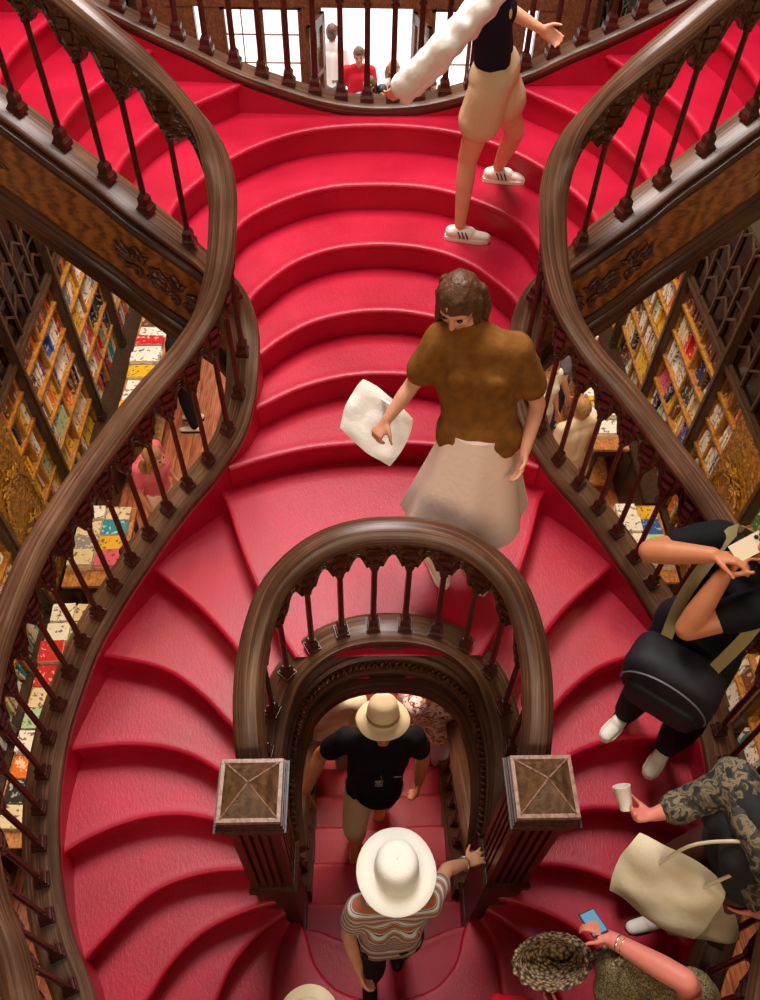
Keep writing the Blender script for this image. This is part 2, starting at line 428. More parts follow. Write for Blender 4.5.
def baluster_mesh(h, name='baluster'):
    """height h = foot to top of capital"""
    mb = MB()
    mb.cbox((0, 0, .012), (.066, .066, .03)); mb.frustum((0, 0), .062, .050, .027, .040); mb.cbox((0, 0, .055), (.046, .046, .034)); mb.frustum((0, 0), .046, .028, .072, .09)
    prof = [(.015, .085), (.0145, .14), (.0140, h*.5), (.0135, h-.20), (.0145, h-.185), (.021, h-.18), (.021, h-.170), (.0145, h-.163), (.0155, h-.14)]
    mb.lathe(prof, 8)
    mb.frustum((0, 0), .028, .044, h-.140, h-.122); mb.cbox((0, 0, h-.114), (.052, .052, .016)); mb.frustum((0, 0), .036, .058, h-.106, h-.062); mb.cbox((0, 0, h-.055), (.060, .060, .014))
    mb.frustum((0, 0), .044, .060, h-.048, h)
    return mb.mesh(name, smooth=35)
BAL = baluster_mesh(RAIL_H-.09)
def arch(c):      # depth of the carved web below the rail, c = 0 mid bay .. 1 at a baluster
    return .110+.125*max(0, c-.12)**1.0/.88 + .036*math.exp(-((c-.52)/.09)**2)
def balustrade(path, spacing, root, rail_h=RAIL_H, skip_ends=True, parts=None, side=1, stringer=None, bal=None, skirt=None, seg_dark=True, mats=None, split=None):
    path = [p.copy() for p in path]
    N = normals(path)
    mb = MB(); mb.sweep([p+V3((0, 0, rail_h)) for p in path], RPROF, nrm=N); mb.build('handrail', RAIL, root, smooth=40)
    # length
    d = [0]
    for a, b in zip(path[:-1], path[1:]): d.append(d[-1]+math.hypot(b.x-a.x, b.y-a.y))
    import bisect
    if split:                                  # wider bays on the upper flight
        k0 = next(i for i, p in enumerate(path) if p.z > split[0]); n1 = int(round(d[k0]/spacing)); n2 = int(round((d[-1]-d[k0])/split[1]))
        knots = [d[k0]*i/n1 for i in range(n1)]+[d[k0]+(d[-1]-d[k0])*i/n2 for i in range(n2+1)]; n = n1+n2
    else:
        n = max(1, int(round(d[-1]/spacing))); knots = [d[-1]*i/n for i in range(n+1)]
    def ks(u):
        i = min(int(u), n-1); return knots[i]+(knots[i+1]-knots[i])*(u-i)
    def at(s):
        s = min(max(s, 0), d[-1]-1e-6)
        lo = 0
        k = min(max(bisect.bisect_right(d, s)-1, 0), len(d)-2); t = (s-d[k])/(d[k+1]-d[k]+1e-12)
        p = path[k].lerp(path[k+1], t); nn = N[k].lerp(N[k+1], t).normalized(); return p, nn
    # carved arcade under the rail : plate with cusped arches
    mb = MB(); M = 14; th = .017
    for b in range(n):
        for k in range(M):
            cols = []
            for kk in (k, k+1):
                u = kk/M; p, nn = at(ks(b+u))
                c = abs(u-.5)*2                       # 0 mid, 1 at the baluster
                dep = arch(c)
                cols.append((p, nn, dep))
            vs = []
            for p, nn, dep in cols:
                zt = p.z+rail_h-.03; zb = p.z+rail_h-.03-dep
                vs += [V3((p.x, p.y, zt))+nn*th, V3((p.x, p.y, zb))+nn*th, V3((p.x, p.y, zb))-nn*th, V3((p.x, p.y, zt))-nn*th]
            mb.add(vs, [(0, 1, 5, 4), (1, 2, 6, 5), (2, 3, 7, 6), (3, 0, 4, 7)])
        # raised ribs following the arch for the carved look
    for off in (th+.004, -th-.004):
        for b in range(n):
            for rad_, lift in ((.0055, .008), (.004, .026), (.004, .044)):
                pts = []
                for k in range(M+1):
                    u = k/M; p, nn = at(ks(b+u)); c = abs(u-.5)*2
                    dep = arch(c)
                    pts.append(V3((p.x, p.y, p.z+rail_h-.03-dep+lift))+nn*off)
                mb.tube(pts, rad_, 5)
    mb.build('carved_arcade', CARVED, root, smooth=40)
    if stringer:
        for nm, prof, mt in stringer:
            mb = MB(); mb.sweep(path, prof, nrm=N); mb.build(nm, mt, root, smooth=40)
    balm = bal or BAL
    for b in range(n+1):
        if skip_ends and b in (0, n): continue
        p, nn = at(knots[b])
        o = link('baluster', balm, SPINDLE, root); o.location = p; o.rotation_euler = (0, 0, math.atan2(nn.y, nn.x))
    return n
# stringer profiles : (n, z), n>0 = left of travel
def stringer_profiles(inner):     # inner = +1 when the carpet lies on the left of travel
    s = inner
    cap = [(-.085,-.035),(-.088,-.010),(-.075,.0),(.070,.0),(.082,-.008),(.086,-.03),(.078,-.045),(-.07,-.045)]
    body = [(-.066,-.04),(.072,-.04),(.072,-.062),(.064,-.068),(.064,-.15),(.05,-.16),(.05,-.42),(-.05,-.42),(-.05,-.40),(-.075,-.385),(-.075,-.35),(-.055,-.335),(-.055,-.13),(-.078,-.11),(-.078,-.08),(-.066,-.07)]
    skirt = [(.068,-.07),(.078,-.075),(.078,-.36),(.066,-.36)]
    f = lambda P: [(a*s, z) for a, z in P]
    return [('string_cap', f(cap), RAIL), ('string_board', f(body), BOARD), ('carpet_skirt', f(skirt), CARPET)]
# S-shaped outer balustrades : travel upwards; carpet on the right for the left-hand one
root = empty('balustrade'); tag(root, 'long S-curved carved wooden balustrade on the left side of the red stairs', 'balustrade')
balustrade(S_PATH, .152, root, split=(2.45, .19), stringer=stringer_profiles(-1))
root2 = empty('balustrade'); tag(root2, 'long S-curved carved wooden balustrade on the right side of the red stairs', 'balustrade')
balustrade(mirror(S_PATH), .152, root2, split=(2.45, .19), stringer=stringer_profiles(1))
# ------------------------------------------------------------------ carved side panels of the upper flights
def sub(path, cond): return [p for p in path if cond(p)]
def ornament(mb, c, u, v, w, size):
    """scrolling leaf ornament in the plane u,v with relief along w"""
    rr = random.Random(3)
    for k in range(5):
        a0 = k*1.257; q = c+u*math.cos(a0)*size*.42*1.5+v*math.sin(a0)*size*.42
        pts = []; 
        for t in range(14):
            th = a0+t*.42; r = size*.34*(1-t/15)
            pts.append(q+u*math.cos(th)*r+v*math.sin(th)*r+w*(.004+.010*math.sin(t*.3)))
        mb.tube(pts, [.012*(1-t/20) for t in range(14)], 6)
        mb.tube([q+w*.004, q+w*.02], [.016, .008], 8)
    for k in range(12):
        a = k*PI/6+.2; q = c+u*math.cos(a)*size*1.25+v*math.sin(a)*size*.62
        mb.tube([c+u*math.cos(a)*size*.5+v*math.sin(a)*size*.3+w*.01, q+w*.014, q+u*math.cos(a+.9)*size*.22+v*math.sin(a+.9)*size*.22+w*.006], [.010, .013, .004], 6)
for sgn, rt in ((1, root), (-1, root2)):
    up = [p for p in S_PATH if p.z > 2.50]
    if sgn < 0: up = mirror(up)
    N = normals(up); s = sgn            # n>0 is left of travel; outer face (towards the hall) lies on the left for the left-hand one
    # travel goes to -x on the left side: left of travel is -y (the hall side)
    f = lambda P: [(a*s, z) for a, z in P]
    mb = MB(); mb.sweep(up, f([(.050,-.10),(.081,-.11),(.081,-.60),(.050,-.62)]), nrm=N); mb.build('figured_panel', PANEL, rt, smooth=40)
    mb = MB(); mb.sweep(up, f([(.052,-.04),(.104,-.05),(.112,-.07),(.102,-.080),(.104,-.095),(.094,-.105),(.092,-.118),(.060,-.125)]), nrm=N)
    mb.sweep(up, f([(.060,-.46),(.090,-.465),(.094,-.48),(.102,-.49),(.104,-.505),(.096,-.52),(.112,-.54),(.116,-.575),(.104,-.60),(.100,-.66),(-.05,-.66),(-.05,-.42)]), nrm=N)
    mb.build('panel_moulding', BOARD, rt, smooth=40)
    mb = MB()
    for xx in (1.12, 1.98):
        k = min(range(len(up)), key=lambda i: abs(abs(up[i].x)-xx)); p = up[k]; t = (up[min(k+3, len(up)-1)]-up[max(k-3, 0)]).normalized()
        n = N[k]*s; v = V3((0, 0, 1))
        mb = MB()
        for dd in (-.12, .10):
            ornament(mb, p+t*dd+n*.083+V3((0, 0, -.29)), t, v, n, .118)
        mb.build('leaf_carving', CARVED, rt, smooth=60)
    # soffit
    mb = MB()
    f2 = [V3((p.x, p.y+.05, p.z-.52)) for p in up]; g2 = [V3((p.x*1.0, 5.02, max(p.z-.52, 2.2))) for p in up]
    n = len(up); mb.add(f2+g2+[v-V3((0, 0, .03)) for v in f2]+[v-V3((0, 0, .03)) for v in g2],
        [(i, i+1, n+i+1, n+i) for i in range(n-1)]+[(2*n+i, 3*n+i, 3*n+i+1, 2*n+i+1) for i in range(n-1)])
    mb.build('soffit', OAK, rt)

# ------------------------------------------------------------------ loop balustrade round the stairwell
LH = [(-.575,1.17,.99),(-.590,1.26,1.08),(-.598,1.38,1.18),(-.59,1.50,1.28),(-.555,1.63,1.40),(-.49,1.745,1.52),(-.38,1.83,1.61),(-.26,1.88,1.665),(-.13,1.905,1.69),(0,1.91,1.70)]
LP = resample(spline(LH+[(-x, y, z) for x, y, z in LH[:-1]][::-1], 8), step=.025); LP = subdiv_path_xy(LP, 8)
loop = empty('balustrade'); tag(loop, 'horseshoe-shaped wooden balustrade looping round the central stairwell opening', 'balustrade')
cap = [(.075,-.035),(.078,-.010),(.066,0),(-.066,0),(-.078,-.010),(-.075,-.035)]
body = [(.070,-.03),(.070,-.36),(-.090,-.36)]+[(-.085,-.30),(-.115,-.29),(-.118,-.26),(-.105,-.245),(-.100,-.15),(-.082,-.14),(-.090,-.12),(-.086,-.10),(-.064,-.09),(-.062,-.03)]
balustrade(LP, .152, loop, rail_h=.77, stringer=[('string_cap', cap, RAIL), ('string_board', body, BOARD), ('lower_moulding', [(-.09,-.33),(-.150,-.335),(-.156,-.36),(-.146,-.39),(-.152,-.42),(-.135,-.45),(.07,-.45),(.07,-.34)], BOARD), ('carpet_skirt', [(.072,-.05),(.082,-.055),(.082,-.40),(.070,-.40)], CARPET)], bal=baluster_mesh(.68))
mb = MB(); N = normals(LP)           # carved rope of leaves on the inner face
L = 0; k = 0
fine = resample(LP, step=.018); NF = normals(fine)
for i, (p, n) in enumerate(zip(fine, NF)):
    q = p-n*.108+V3((0, 0, -.195)); t = V3((-n.y, n.x, 0)); zz = .030 if i % 2 else -.030
    mb.tube([q+V3((0, 0, zz)), q+t*.010-n*.012+V3((0, 0, zz*.3)), q+t*.022+V3((0, 0, -zz))], [.006, .010, .004], 6)
mb.build('leaf_carving', CARVED, loop, smooth=60)

# ------------------------------------------------------------------ newel posts
def newel(x, label):
    t = empty('newel_post', (x, 1.055, 0)); tag(t, label, 'post', 'square newel posts')
    mb = MB(); mb.cbox((0, 0, 1.905), (.255, .255, .03)); mb.cbox((0, 0, 1.882), (.264, .264, .02)); mb.frustum((0, 0), .20, .28, 1.79, 1.875); mb.cbox((0, 0, 1.78), (.235, .235, .03))
    mb.build('capital', BOARDP, t)
    mb = MB(); mb.cbox((0, 0, 1.932), (.243, .243, .030)); mb.build('cap_rim', RIM, t)
    mb = MB(); mb.frustum((0, 0), .218, .004, 1.945, 2.03); mb.build('pyramid_cap', CAPW, t)
    mb = MB()
    for i, j in ((-1, -1), (1, -1), (1, 1), (-1, 1)): mb.tube([(i*.108, j*.108, 1.946), (0, 0, 2.031)], .0035, 6)
    mb.build('cap_ridge', RIM, t)
    mb = MB(); mb.cbox((0, 0, 1.28), (.150, .150, .98))
    for s in (-1, 1):
        for k in range(-2, 3):
            mb.box((k*.037-.010, s*.088-.012, .83), (k*.037+.010, s*.088+.012, 1.73)); mb.box((s*.088-.012, k*.037-.010, .83), (s*.088+.012, k*.037+.010, 1.73))
        for s2 in (-1, 1): mb.cbox((s*.088, s2*.088, 1.28), (.026, .026, .98))
    mb.cbox((0, 0, 1.745), (.205, .205, .05)); mb.build('fluted_shaft', SPINDLE, t)
    mb = MB(); mb.cbox((0, 0, .80), (.235, .235, .06)); mb.frustum((0, 0), .235, .205, .83, .85); mb.cbox((0, 0, .30), (.195, .195, .98)); mb.frustum((0, 0), .215, .235, .75, .77)
    mb.cbox((0, 0, -.30), (.205, .205, .3))
    mb.build('base_block', BOARDP, t)
BOARDP = wood('newel_oak', (44, 24, 16), (92, 56, 38), grain=12)
RIM = wood('newel_rim_oak', (120, 84, 70), (186, 146, 124), grain=12)
CAPW = wood('newel_cap_oak', (70, 46, 30), (122, 88, 58), grain=8, rough=.28)
newel(-.565, 'square fluted newel post with pyramid cap, on the left of the lower steps')
newel(.578, 'square fluted newel post with pyramid cap, on the right of the lower steps')

# ------------------------------------------------------------------ far balustrade of the upper landing
TH = [(-2.3,5.10,3.62),(-1.8,5.09,3.36),(-1.34,5.07,3.13),(-1.1,5.06,3.03),(-.9,5.05,2.93),(-.6,5.04,2.83),(-.3,5.03,2.75),(0,5.025,2.725)]
TP = resample(spline(TH+[(-x, y, z) for x, y, z in TH[:-1]][::-1], 8), step=.03); TP = subdiv_path_xy(TP, 20)
top = empty('balustrade'); tag(top, 'dark wooden balustrade along the far edge of the top landing, seen against the bright entrance', 'balustrade')
BIGB = baluster_mesh(.71)
for v_ in BIGB.vertices: v_.co.x *= 1.22; v_.co.y *= 1.22
balustrade(TP, .158, top, stringer=stringer_profiles(-1), bal=BIGB)

# ------------------------------------------------------------------ low balustrades beside the lower steps
for sgn, lab in ((-1, 'low wooden balustrade down the left side of the lower steps under the loop'), (1, 'low wooden balustrade down the right side of the lower steps under the loop')):
    pts = [(-.50,1.18,-.27),(-.50,1.5,-.47),(-.51,1.9,-.76),(-.54,2.4,-1.08),(-.62,2.9,-1.40),(-.74,3.3,-1.68),(-.80,3.4,-1.76)]
    P = resample(spline(pts, 8), step=.04); 
    if sgn > 0: P = mirror(P)
    lo = empty('balustrade'); tag(lo, lab, 'balustrade')
    prof = [(.055,0),(.055,-.30),(-.055,-.30),(-.055,0)]
    balustrade(P, .16, lo, rail_h=.74, stringer=[('string_board', prof, BOARD)], bal=baluster_mesh(.65), skip_ends=False)
# ------------------------------------------------------------------ room shell
def st(name, mb, mat, smooth=0): return tag(mb.build(name, mat, None, smooth), kind='structure')
FLOORW = wood('floor_boards', (142, 72, 44), (214, 136, 92), scale=(7, .8, 1), grain=5, dist=2.5, rough=.3)
WALLM = plain('plaster_wall', (126, 104, 84), .8, var=.1)
DARKW = wood('bookcase_oak', (34, 22, 16), (78, 52, 34), grain=12, rough=.35)
HONEY = wood('shelf_oak', (120, 74, 26), (196, 140, 60), grain=10, rough=.4)
INNER = plain('cabinet_lining', (34, 28, 24), .8)
GOLDC = wood('gilded_carving', (96, 60, 14), (196, 146, 44), grain=10, carve=1.0, rough=.35)
DARKC = wood('dark_carving', (26, 17, 12), (66, 44, 30), grain=10, carve=1.0, rough=.35)
def glass(name, col=(1, 1, 1), a=.12, rough=.05):
    m, nt, b = new_mat(name); nt.nodes.remove(b)
    t = nt.nodes.new('ShaderNodeBsdfTransparent'); t.inputs[0].default_value = (*col, 1); g = nt.nodes.new('ShaderNodeBsdfGlossy'); g.inputs['Roughness'].default_value = rough
    x = nt.nodes.new('ShaderNodeMixShader'); x.inputs[0].default_value = a
    nt.links.new(t.outputs[0], x.inputs[1]); nt.links.new(g.outputs[0], x.inputs[2]); nt.links.new(x.outputs[0], nt.nodes['Material Output'].inputs['Surface']); return m
GLASS = glass('clear_glass'); DGLASS = glass('cabinet_glass', (.5, .45, .4), .07)
mb = MB(); mb.box((-3.4, -3.6, FLOOR_Z-.1), (3.4, 11.6, FLOOR_Z))
mb.v; fl = st('floor', mb, FLOORW)
# plank joints as shallow dark grooves
mb = MB()
for k in range(-22, 23): mb.box((k*.15-.0025, -3.5, FLOOR_Z+.0002), (k*.15+.0025, 11.5, FLOOR_Z+.0012))
g = mb.build('board_joints', DARKW, fl)
mb = MB(); mb.box((-3.3, -3.6, FLOOR_Z), (-3.2, 11.6, 8.4)); st('wall_left', mb, WALLM)
mb = MB(); mb.box((3.2, -3.6, FLOOR_Z), (3.3, 11.6, 8.4)); st('wall_right', mb, WALLM)
mb = MB(); mb.box((-3.3, -3.7, FLOOR_Z), (3.3, -3.6, 8.4)); st('wall_back', mb, WALLM)
mb = MB()
for lo, hi in (((-3.3,-3.7,8.4),(-1.6,11.7,8.5)),((1.6,-3.7,8.4),(3.3,11.7,8.5)),((-1.6,-3.7,8.4),(1.6,1.4,8.5)),((-1.6,8.8,8.4),(1.6,11.7,8.5))): mb.box(lo, hi)
st('ceiling', mb, WALLM)
# facade with door and windows
FY = 11.5; FW = wood('facade_oak', (96, 52, 34), (158, 96, 66), grain=8)
mb = MB()
zb, zt = FLOOR_Z, 8.4
for x0, x1, z0, z1 in ((-3.3,-2.62,zb,zt),(2.62,3.3,zb,zt),(-2.62,2.62,3.2,zt),(-2.62,-.86,zb,zb+.35),(.86,2.62,zb,zb+.35),(-2.62,-2.26,zb,3.2),(2.26,2.62,zb,3.2),(-2.12,-1.92,zb,3.2),(1.92,2.12,zb,3.2),(-2.62,2.62,.90,1.10),(-.86,-.60,zb,3.199),(.60,.86,zb,3.199)):
    e_ = .012 if z1 == 3.199 else (.022 if z1 == 1.10 else (.006 if z1 == zb+.35 else 0))
    mb.box((x0, FY-e_, z0), (x1, FY+.12+e_, z1))
st('wall_front', mb, FW)
def win(n, x0, x1, z0, z1, nx, nz):
    w = MB(); y = FY+.03
    w.box((x0, y, z0), (x0+.05, y+.06, z1)); w.box((x1-.05, y, z0), (x1, y+.06, z1)); w.box((x0, y, z0), (x1, y+.06, z0+.05)); w.box((x0, y, z1-.05), (x1, y+.06, z1))
    for k in range(1, nx): xx = x0+(x1-x0)*k/nx; t = .05 if k % 2 == 0 else .012; w.box((xx-t/2, y, z0), (xx+t/2, y+.05, z1))
    for k in range(1, nz): zz = z0+(z1-z0)*k/nz; w.box((x0, y+.01, zz-.006), (x1, y+.04, zz+.006))
    o = st('window_%d' % n, w, FW); p = MB(); p.box((x0+.02, y+.025, z0+.02), (x1-.02, y+.03, z1-.02)); p.build('window_pane', GLASS, o)
win(1, -1.92, -.86, zb+.35, .90, 4, 7); win(2, .86, 1.92, zb+.35, .90, 4, 7); win(3, -1.92, -.86, 1.10, 3.2, 6, 4); win(4, -.60, .60, 1.10, 3.2, 4, 4); win(5, .86, 1.92, 1.10, 3.2, 6, 4)
def leaf(n, x, ang):
    w = MB(); W_, H = .56, 2.82
    w.box((0, 0, .0), (.09, .05, H)); w.box((W_-.09, 0, 0), (W_, .05, H)); w.box((0, 0, 0), (W_, .05, .75)); w.box((0, 0, H-.12), (W_, .05, H)); w.box((0, .0, 1.45), (W_, .05, 1.52)); w.box((0, 0, 2.1), (W_, .05, 2.16)); w.box((W_/2-.012, .01, .7), (W_/2+.012, .04, H))
    o = st('door_%d' % n, w, FW); o.location = (x, FY-.02, FLOOR_Z+.005); o.rotation_euler = (0, 0, ang)
    p = MB(); p.box((.05, .02, .7), (W_-.05, .028, H-.05)); p.build('door_pane', GLASS, o)
    h = MB(); h.tube([(W_-.045, -.03, 1.05), (W_-.045, -.03, 1.2)], .012); h.build('door_handle', plain('brass', (176, 140, 70), .3, metal=.9), o)
leaf(1, -.60, -1.9); leaf(2, .60, -PI+1.9)
# street outside
mb = MB(); mb.box((-9, 11.62, FLOOR_Z-.12), (9, 22, FLOOR_Z-.02)); st('ground_street', mb, plain('pale_paving', (226, 226, 222), .8, var=.05))
# gallery floors reached by the upper flights, and behind the camera
mb = MB(); mb.box((-3.2, 3.75, 3.26), (-2.62, 5.25, 3.378)); mb.box((-3.2, 5.25, 3.26), (-2.45, 11.5, 3.378)); st('floor_gallery_left', mb, DARKW)
mb = MB(); mb.box((2.62, 3.75, 3.26), (3.2, 5.25, 3.378)); mb.box((2.45, 5.25, 3.26), (3.2, 11.5, 3.378)); st('floor_gallery_right', mb, DARKW)
mb = MB(); mb.box((-3.2, -3.6, 3.26), (3.2, -1.1, 3.378)); st('floor_gallery_back', mb, DARKW)
# skylight
mb = MB()
for k in range(5): mb.box((-1.6, 1.4+k*1.85-.03, 8.42), (1.6, 1.4+k*1.85+.03, 8.48))
for k in range(5): mb.box((-1.6+k*.8-.03, 1.4, 8.42), (-1.6+k*.8+.03, 8.8, 8.48))
sk = st('window_6', mb, DARKW)

# ------------------------------------------------------------------ bookcases along both side walls
XF = 2.90                                     # front plane of the shelves
EDGES = [1.36, 2.54, 3.72, 4.90, 6.08, 7.27, 8.46, 9.65, 10.84]
ROWS = [-1.16, -.83, -.52, -.21, .10, .405]   # shelf tops
TOPZ = .67
def bookcase(side, y0, y1, idx):
    s = -1 if side == 'left' else 1
    t = empty('bookcase', (s*XF, (y0+y1)/2, FLOOR_Z))
    O = V3((s*XF, (y0+y1)/2, FLOOR_Z))
    def B(m, x0, x1, ya, yb, z0, z1):       # x measured outwards from the front plane
        xs = sorted((s*x0, s*x1)); m.box((xs[0], ya-O.y, z0-O.z), (xs[1], yb-O.y, z1-O.z))
    m = MB(); B(m, .0, .28, y0, y0+.03, -1.16, 1.6); B(m, 0, .28, y1-.03, y1, -1.16, 1.6); B(m, .26, .29, y0, y1, -1.16, TOPZ); m.build('carcass', HONEY, t)
    m = MB(); B(m, .0, .03, y0+.03, y0+.035, TOPZ, 1.56); B(m, .25, .26, y0+.03, y1-.03, TOPZ, 1.56); B(m, 0, .28, y0, y1, 1.56, 1.6); B(m, .0, .25, y0+.03, y1-.03, 1.08, 1.10); m.build('cabinet_back', INNER, t)
    for nm, yy in (('front_post', y0),) + ((('front_post', y1),) if y1 > 10.5 else ()):
        m = MB(); B(m, -.05, .02, yy-.035, yy+.035, -1.16, 1.6); B(m, -.07, -.04, yy-.018, yy+.018, -1.16, 1.6); B(m, -.065, .0, yy-.05, yy+.05, -1.16, -1.08); m.build(nm, DARKW, t)
    panel = idx == 2
    ya = y0+.0; yb = y1
    if panel: ya = y0+.68
    mid = (ya+yb)/2
    m = MB(); B(m, .01, .27, mid-.012, mid+.012, -1.16, TOPZ)
    if panel: B(m, .0, .27, ya-.03, ya+.0, -1.16, TOPZ)
    m.build('divider', HONEY, t)
    for z in ROWS[1:]:
        m = MB(); B(m, .0, .27, ya+.02, yb-.02, z-.025, z); m.build('shelf', HONEY, t)
    m = MB(); B(m, -.03, .27, y0, y1, TOPZ-.03, TOPZ+.05); B(m, -.045, .0, y0, y1, TOPZ, TOPZ+.03); m.build('rail', DARKW, t)
    if panel:
        m = MB(); B(m, -.03, .03, y0+.03, ya-.03, -1.16, TOPZ-.03); 
        m.build('carved_panel', GOLDC, t)
        m = MB()
        c = V3((s*(-.035), (y0+ya)/2-O.y, 0))
        for zz in (-.85, -.35, .2):
            ornament(m, c+V3((0, 0, zz-O.z)), V3((0, 1, 0)), V3((0, 0, 1)), V3((-s, 0, 0)), .13)
        for sg in (-1, 1):                   # twin pointed arch in relief
            pts = [c+V3((-s*.006, sg*(.27-.0), -1.1-O.z)), c+V3((-s*.006, sg*.27, -.2-O.z))]+[c+V3((-s*.006, sg*.27*math.cos(a*.157), -.2+.42*math.sin(a*.157)-O.z)) for a in range(0, 11)]
            m.tube(pts, .014, 6)
        m.build('leaf_carving', GOLDC, t)
    # glazed upper doors with pointed lattice
    m = MB(); n = 4; w = (y1-y0-.06)/n; z0 = TOPZ+.05
    for k in range(n+1):
        yy = y0+.03+k*w; B(m, -.02, .01, yy-.012, yy+.012, z0, 1.56)
    for j in range(3):
        zb_ = z0+j*.30
        for k in range(n):
            ya_ = y0+.03+k*w
            for (a, b), (c_, d_) in (((ya_, zb_+.17), (ya_+w/2, zb_+.28)), ((ya_+w, zb_+.17), (ya_+w/2, zb_+.28))):
                p = V3((s*(-.005), a-O.y, b-O.z)); q = V3((s*(-.005), c_-O.y, d_-O.z)); m.tube([p, q], .012, 5)
    dr = m.build('glazed_door', DARKW, t)
    p = MB(); B(p, .004, .008, y0+.03, y1-.03, z0, 1.56); p.build('door_pane', DGLASS, dr)
    # cupboard base
    fr = .13 if idx > 2 else .0
    m = MB(); B(m, -fr, .28, y0, y1, FLOOR_Z+.08, -1.20); B(m, -fr-.03, .28, y0, y1, -1.20, -1.165); B(m, -fr+.03, .28, y0, y1, FLOOR_Z, FLOOR_Z+.08)
    for k in range(2):
        a = y0+.06+k*(y1-y0)/2; B(m, -fr-.015, -fr, a, a+(y1-y0)/2-.12, FLOOR_Z+.16, -1.28)
    m.build('base_cupboard', DARKW, t)
    side_t = 'left-hand' if s < 0 else 'right-hand'
    ords = ['first', 'second', 'third', 'fourth', 'fifth', 'sixth', 'seventh', 'eighth']
    tag(t, 'tall oak bookcase with glazed doors above, %s from the entrance on the %s wall' % (ords[7-idx], side_t), 'bookcase', 'bookcases on the %s wall' % side_t)
    return t
for side in ('left', 'right'):
    for i in range(8): bookcase(side, EDGES[i], EDGES[i+1], i)

# ------------------------------------------------------------------ books
PAL = [('yellow', (226, 178, 40)), ('orange', (226, 112, 30)), ('red', (198, 34, 34)), ('white', (236, 232, 222)), ('cream', (224, 206, 168)), ('blue', (40, 84, 160)), ('dark blue', (28, 40, 84)),
 ('green', (58, 120, 70)), ('pale green', (170, 204, 160)), ('teal', (30, 140, 160)), ('pink', (222, 92, 120)), ('brown', (112, 66, 36)), ('black', (30, 28, 30)), ('grey', (140, 138, 132)), ('violet', (110, 56, 140))]
WT = [8, 6, 5, 22, 20, 4, 3, 3, 3, 2, 2, 8, 6, 5, 1]
def cover_mat(n, c):
    m, nt, b = new_mat('cover_'+n.replace(' ', '_')); b.inputs['Roughness'].default_value = .45
    tc = nt.nodes.new('ShaderNodeTexCoord'); no = nt.nodes.new('ShaderNodeTexNoise'); no.inputs['Scale'].default_value = 24; no.inputs['Detail'].default_value = 2
    r = nt.nodes.new('ShaderNodeValToRGB'); r.color_ramp.interpolation = 'CONSTANT'; e = r.color_ramp.elements; e[0].color = srgb(*c); e[1].position = .6
    k = (255, 250, 240) if sum(c) < 420 else (70, 50, 44); e[1].color = srgb(*[int(a*.35+q*.65) for a, q in zip(c, k)])
    oi = nt.nodes.new('ShaderNodeObjectInfo'); ad = nt.nodes.new('ShaderNodeVectorMath'); ad.operation = 'ADD'
    nt.links.new(tc.outputs['Object'], ad.inputs[0]); nt.links.new(oi.outputs['Location'], ad.inputs[1]); nt.links.new(ad.outputs['Vector'], no.inputs['Vector'])
    nt.links.new(no.outputs['Fac'], r.inputs['Fac']); nt.links.new(r.outputs['Color'], b.inputs['Base Color']); return m
COVERS = {n: cover_mat(n, c) for n, c in PAL}
PAGES = plain('page_paper', (236, 226, 204), .8)
def book_mesh_into(mb, T, t, h, d, ci, pi):
    """standing book: thickness t along y, height h along z, depth d along x; spine at x=0 towards the front"""
    def bx(lo, hi, m): mb.cur = m; mb.box(lo, hi, T)
    bx((0, 0, 0), (d, .0025, h), ci); bx((0, t-.0025, 0), (d, t, h), ci); bx((-.003, 0, 0), (.002, t, h), ci); bx((.002, .0025, .003), (d-.004, t-.0025, h-.003), pi)
_bm = {}
def book_mesh(t, h, d, col):
    t = round(t, 2) if t > .02 else .02; h = round(h/.02)*.02; d = round(d/.02)*.02; k = (t, h, d, col)
    if k not in _bm:
        mb = MB(); book_mesh_into(mb, None, t, h, d, 0, 1); me = mb.mesh('book'); me.materials.append(COVERS[col]); me.materials.append(PAGES); _bm[k] = me
    return _bm[k]
def pix(p):
    q = np.array(Mx).T @ np.array([p[0]-CAM.x, p[1]-CAM.y, p[2]-CAM.z]); return 380+f_px*q[0]/-q[2], 500-f_px*q[1]/-q[2], -q[2]
shelf_books = []
br = random.Random(11)
for side in ('left', 'right'):
    s = -1 if side == 'left' else 1
    for i in range(8):
        y0, y1 = EDGES[i], EDGES[i+1]; 
        if i == 2: y0 += .68
        mid = (y0+y1)/2
        for rj, z in enumerate(ROWS):
            for a, b in ((y0+.035, mid-.014), (mid+.014, y1-.035)):
                y = a
                mode = br.random(); col = br.choices(PAL, WT)[0][0]
                while y < b-.03:
                    if br.random() < .45: col = br.choices(PAL, WT)[0][0]
                    if rj == 5: col = br.choice(['brown', 'brown', 'orange', 'brown'])
                    rr_ = br.random()
                    if rr_ < .16 and y+.16 < b and rj < 5:           # shown face out, leaning back
                        w = br.choice([.12, .14, .15]); h = br.choice([.20, .22, .24])
                        shelf_books.append((side, i, rj, 'face', s, y+.004, z, .02, h, w, col, 0)); y += w+.012
                    elif rr_ < .22: y += .03
                    else:
                        t = br.choice([.02, .03, .03, .04, .05]); h = br.choice([.18, .20, .22, .24, .26]); d = .16
                        if y+t > b: break
                        lean = br.choice([0]*8+[.12, -.10]) if y+t+.03 < b else 0
                        shelf_books.append((side, i, rj, 'stand', s, y, z, t, h, d, col, lean)); y += t+.002+(abs(lean)*h*.9)
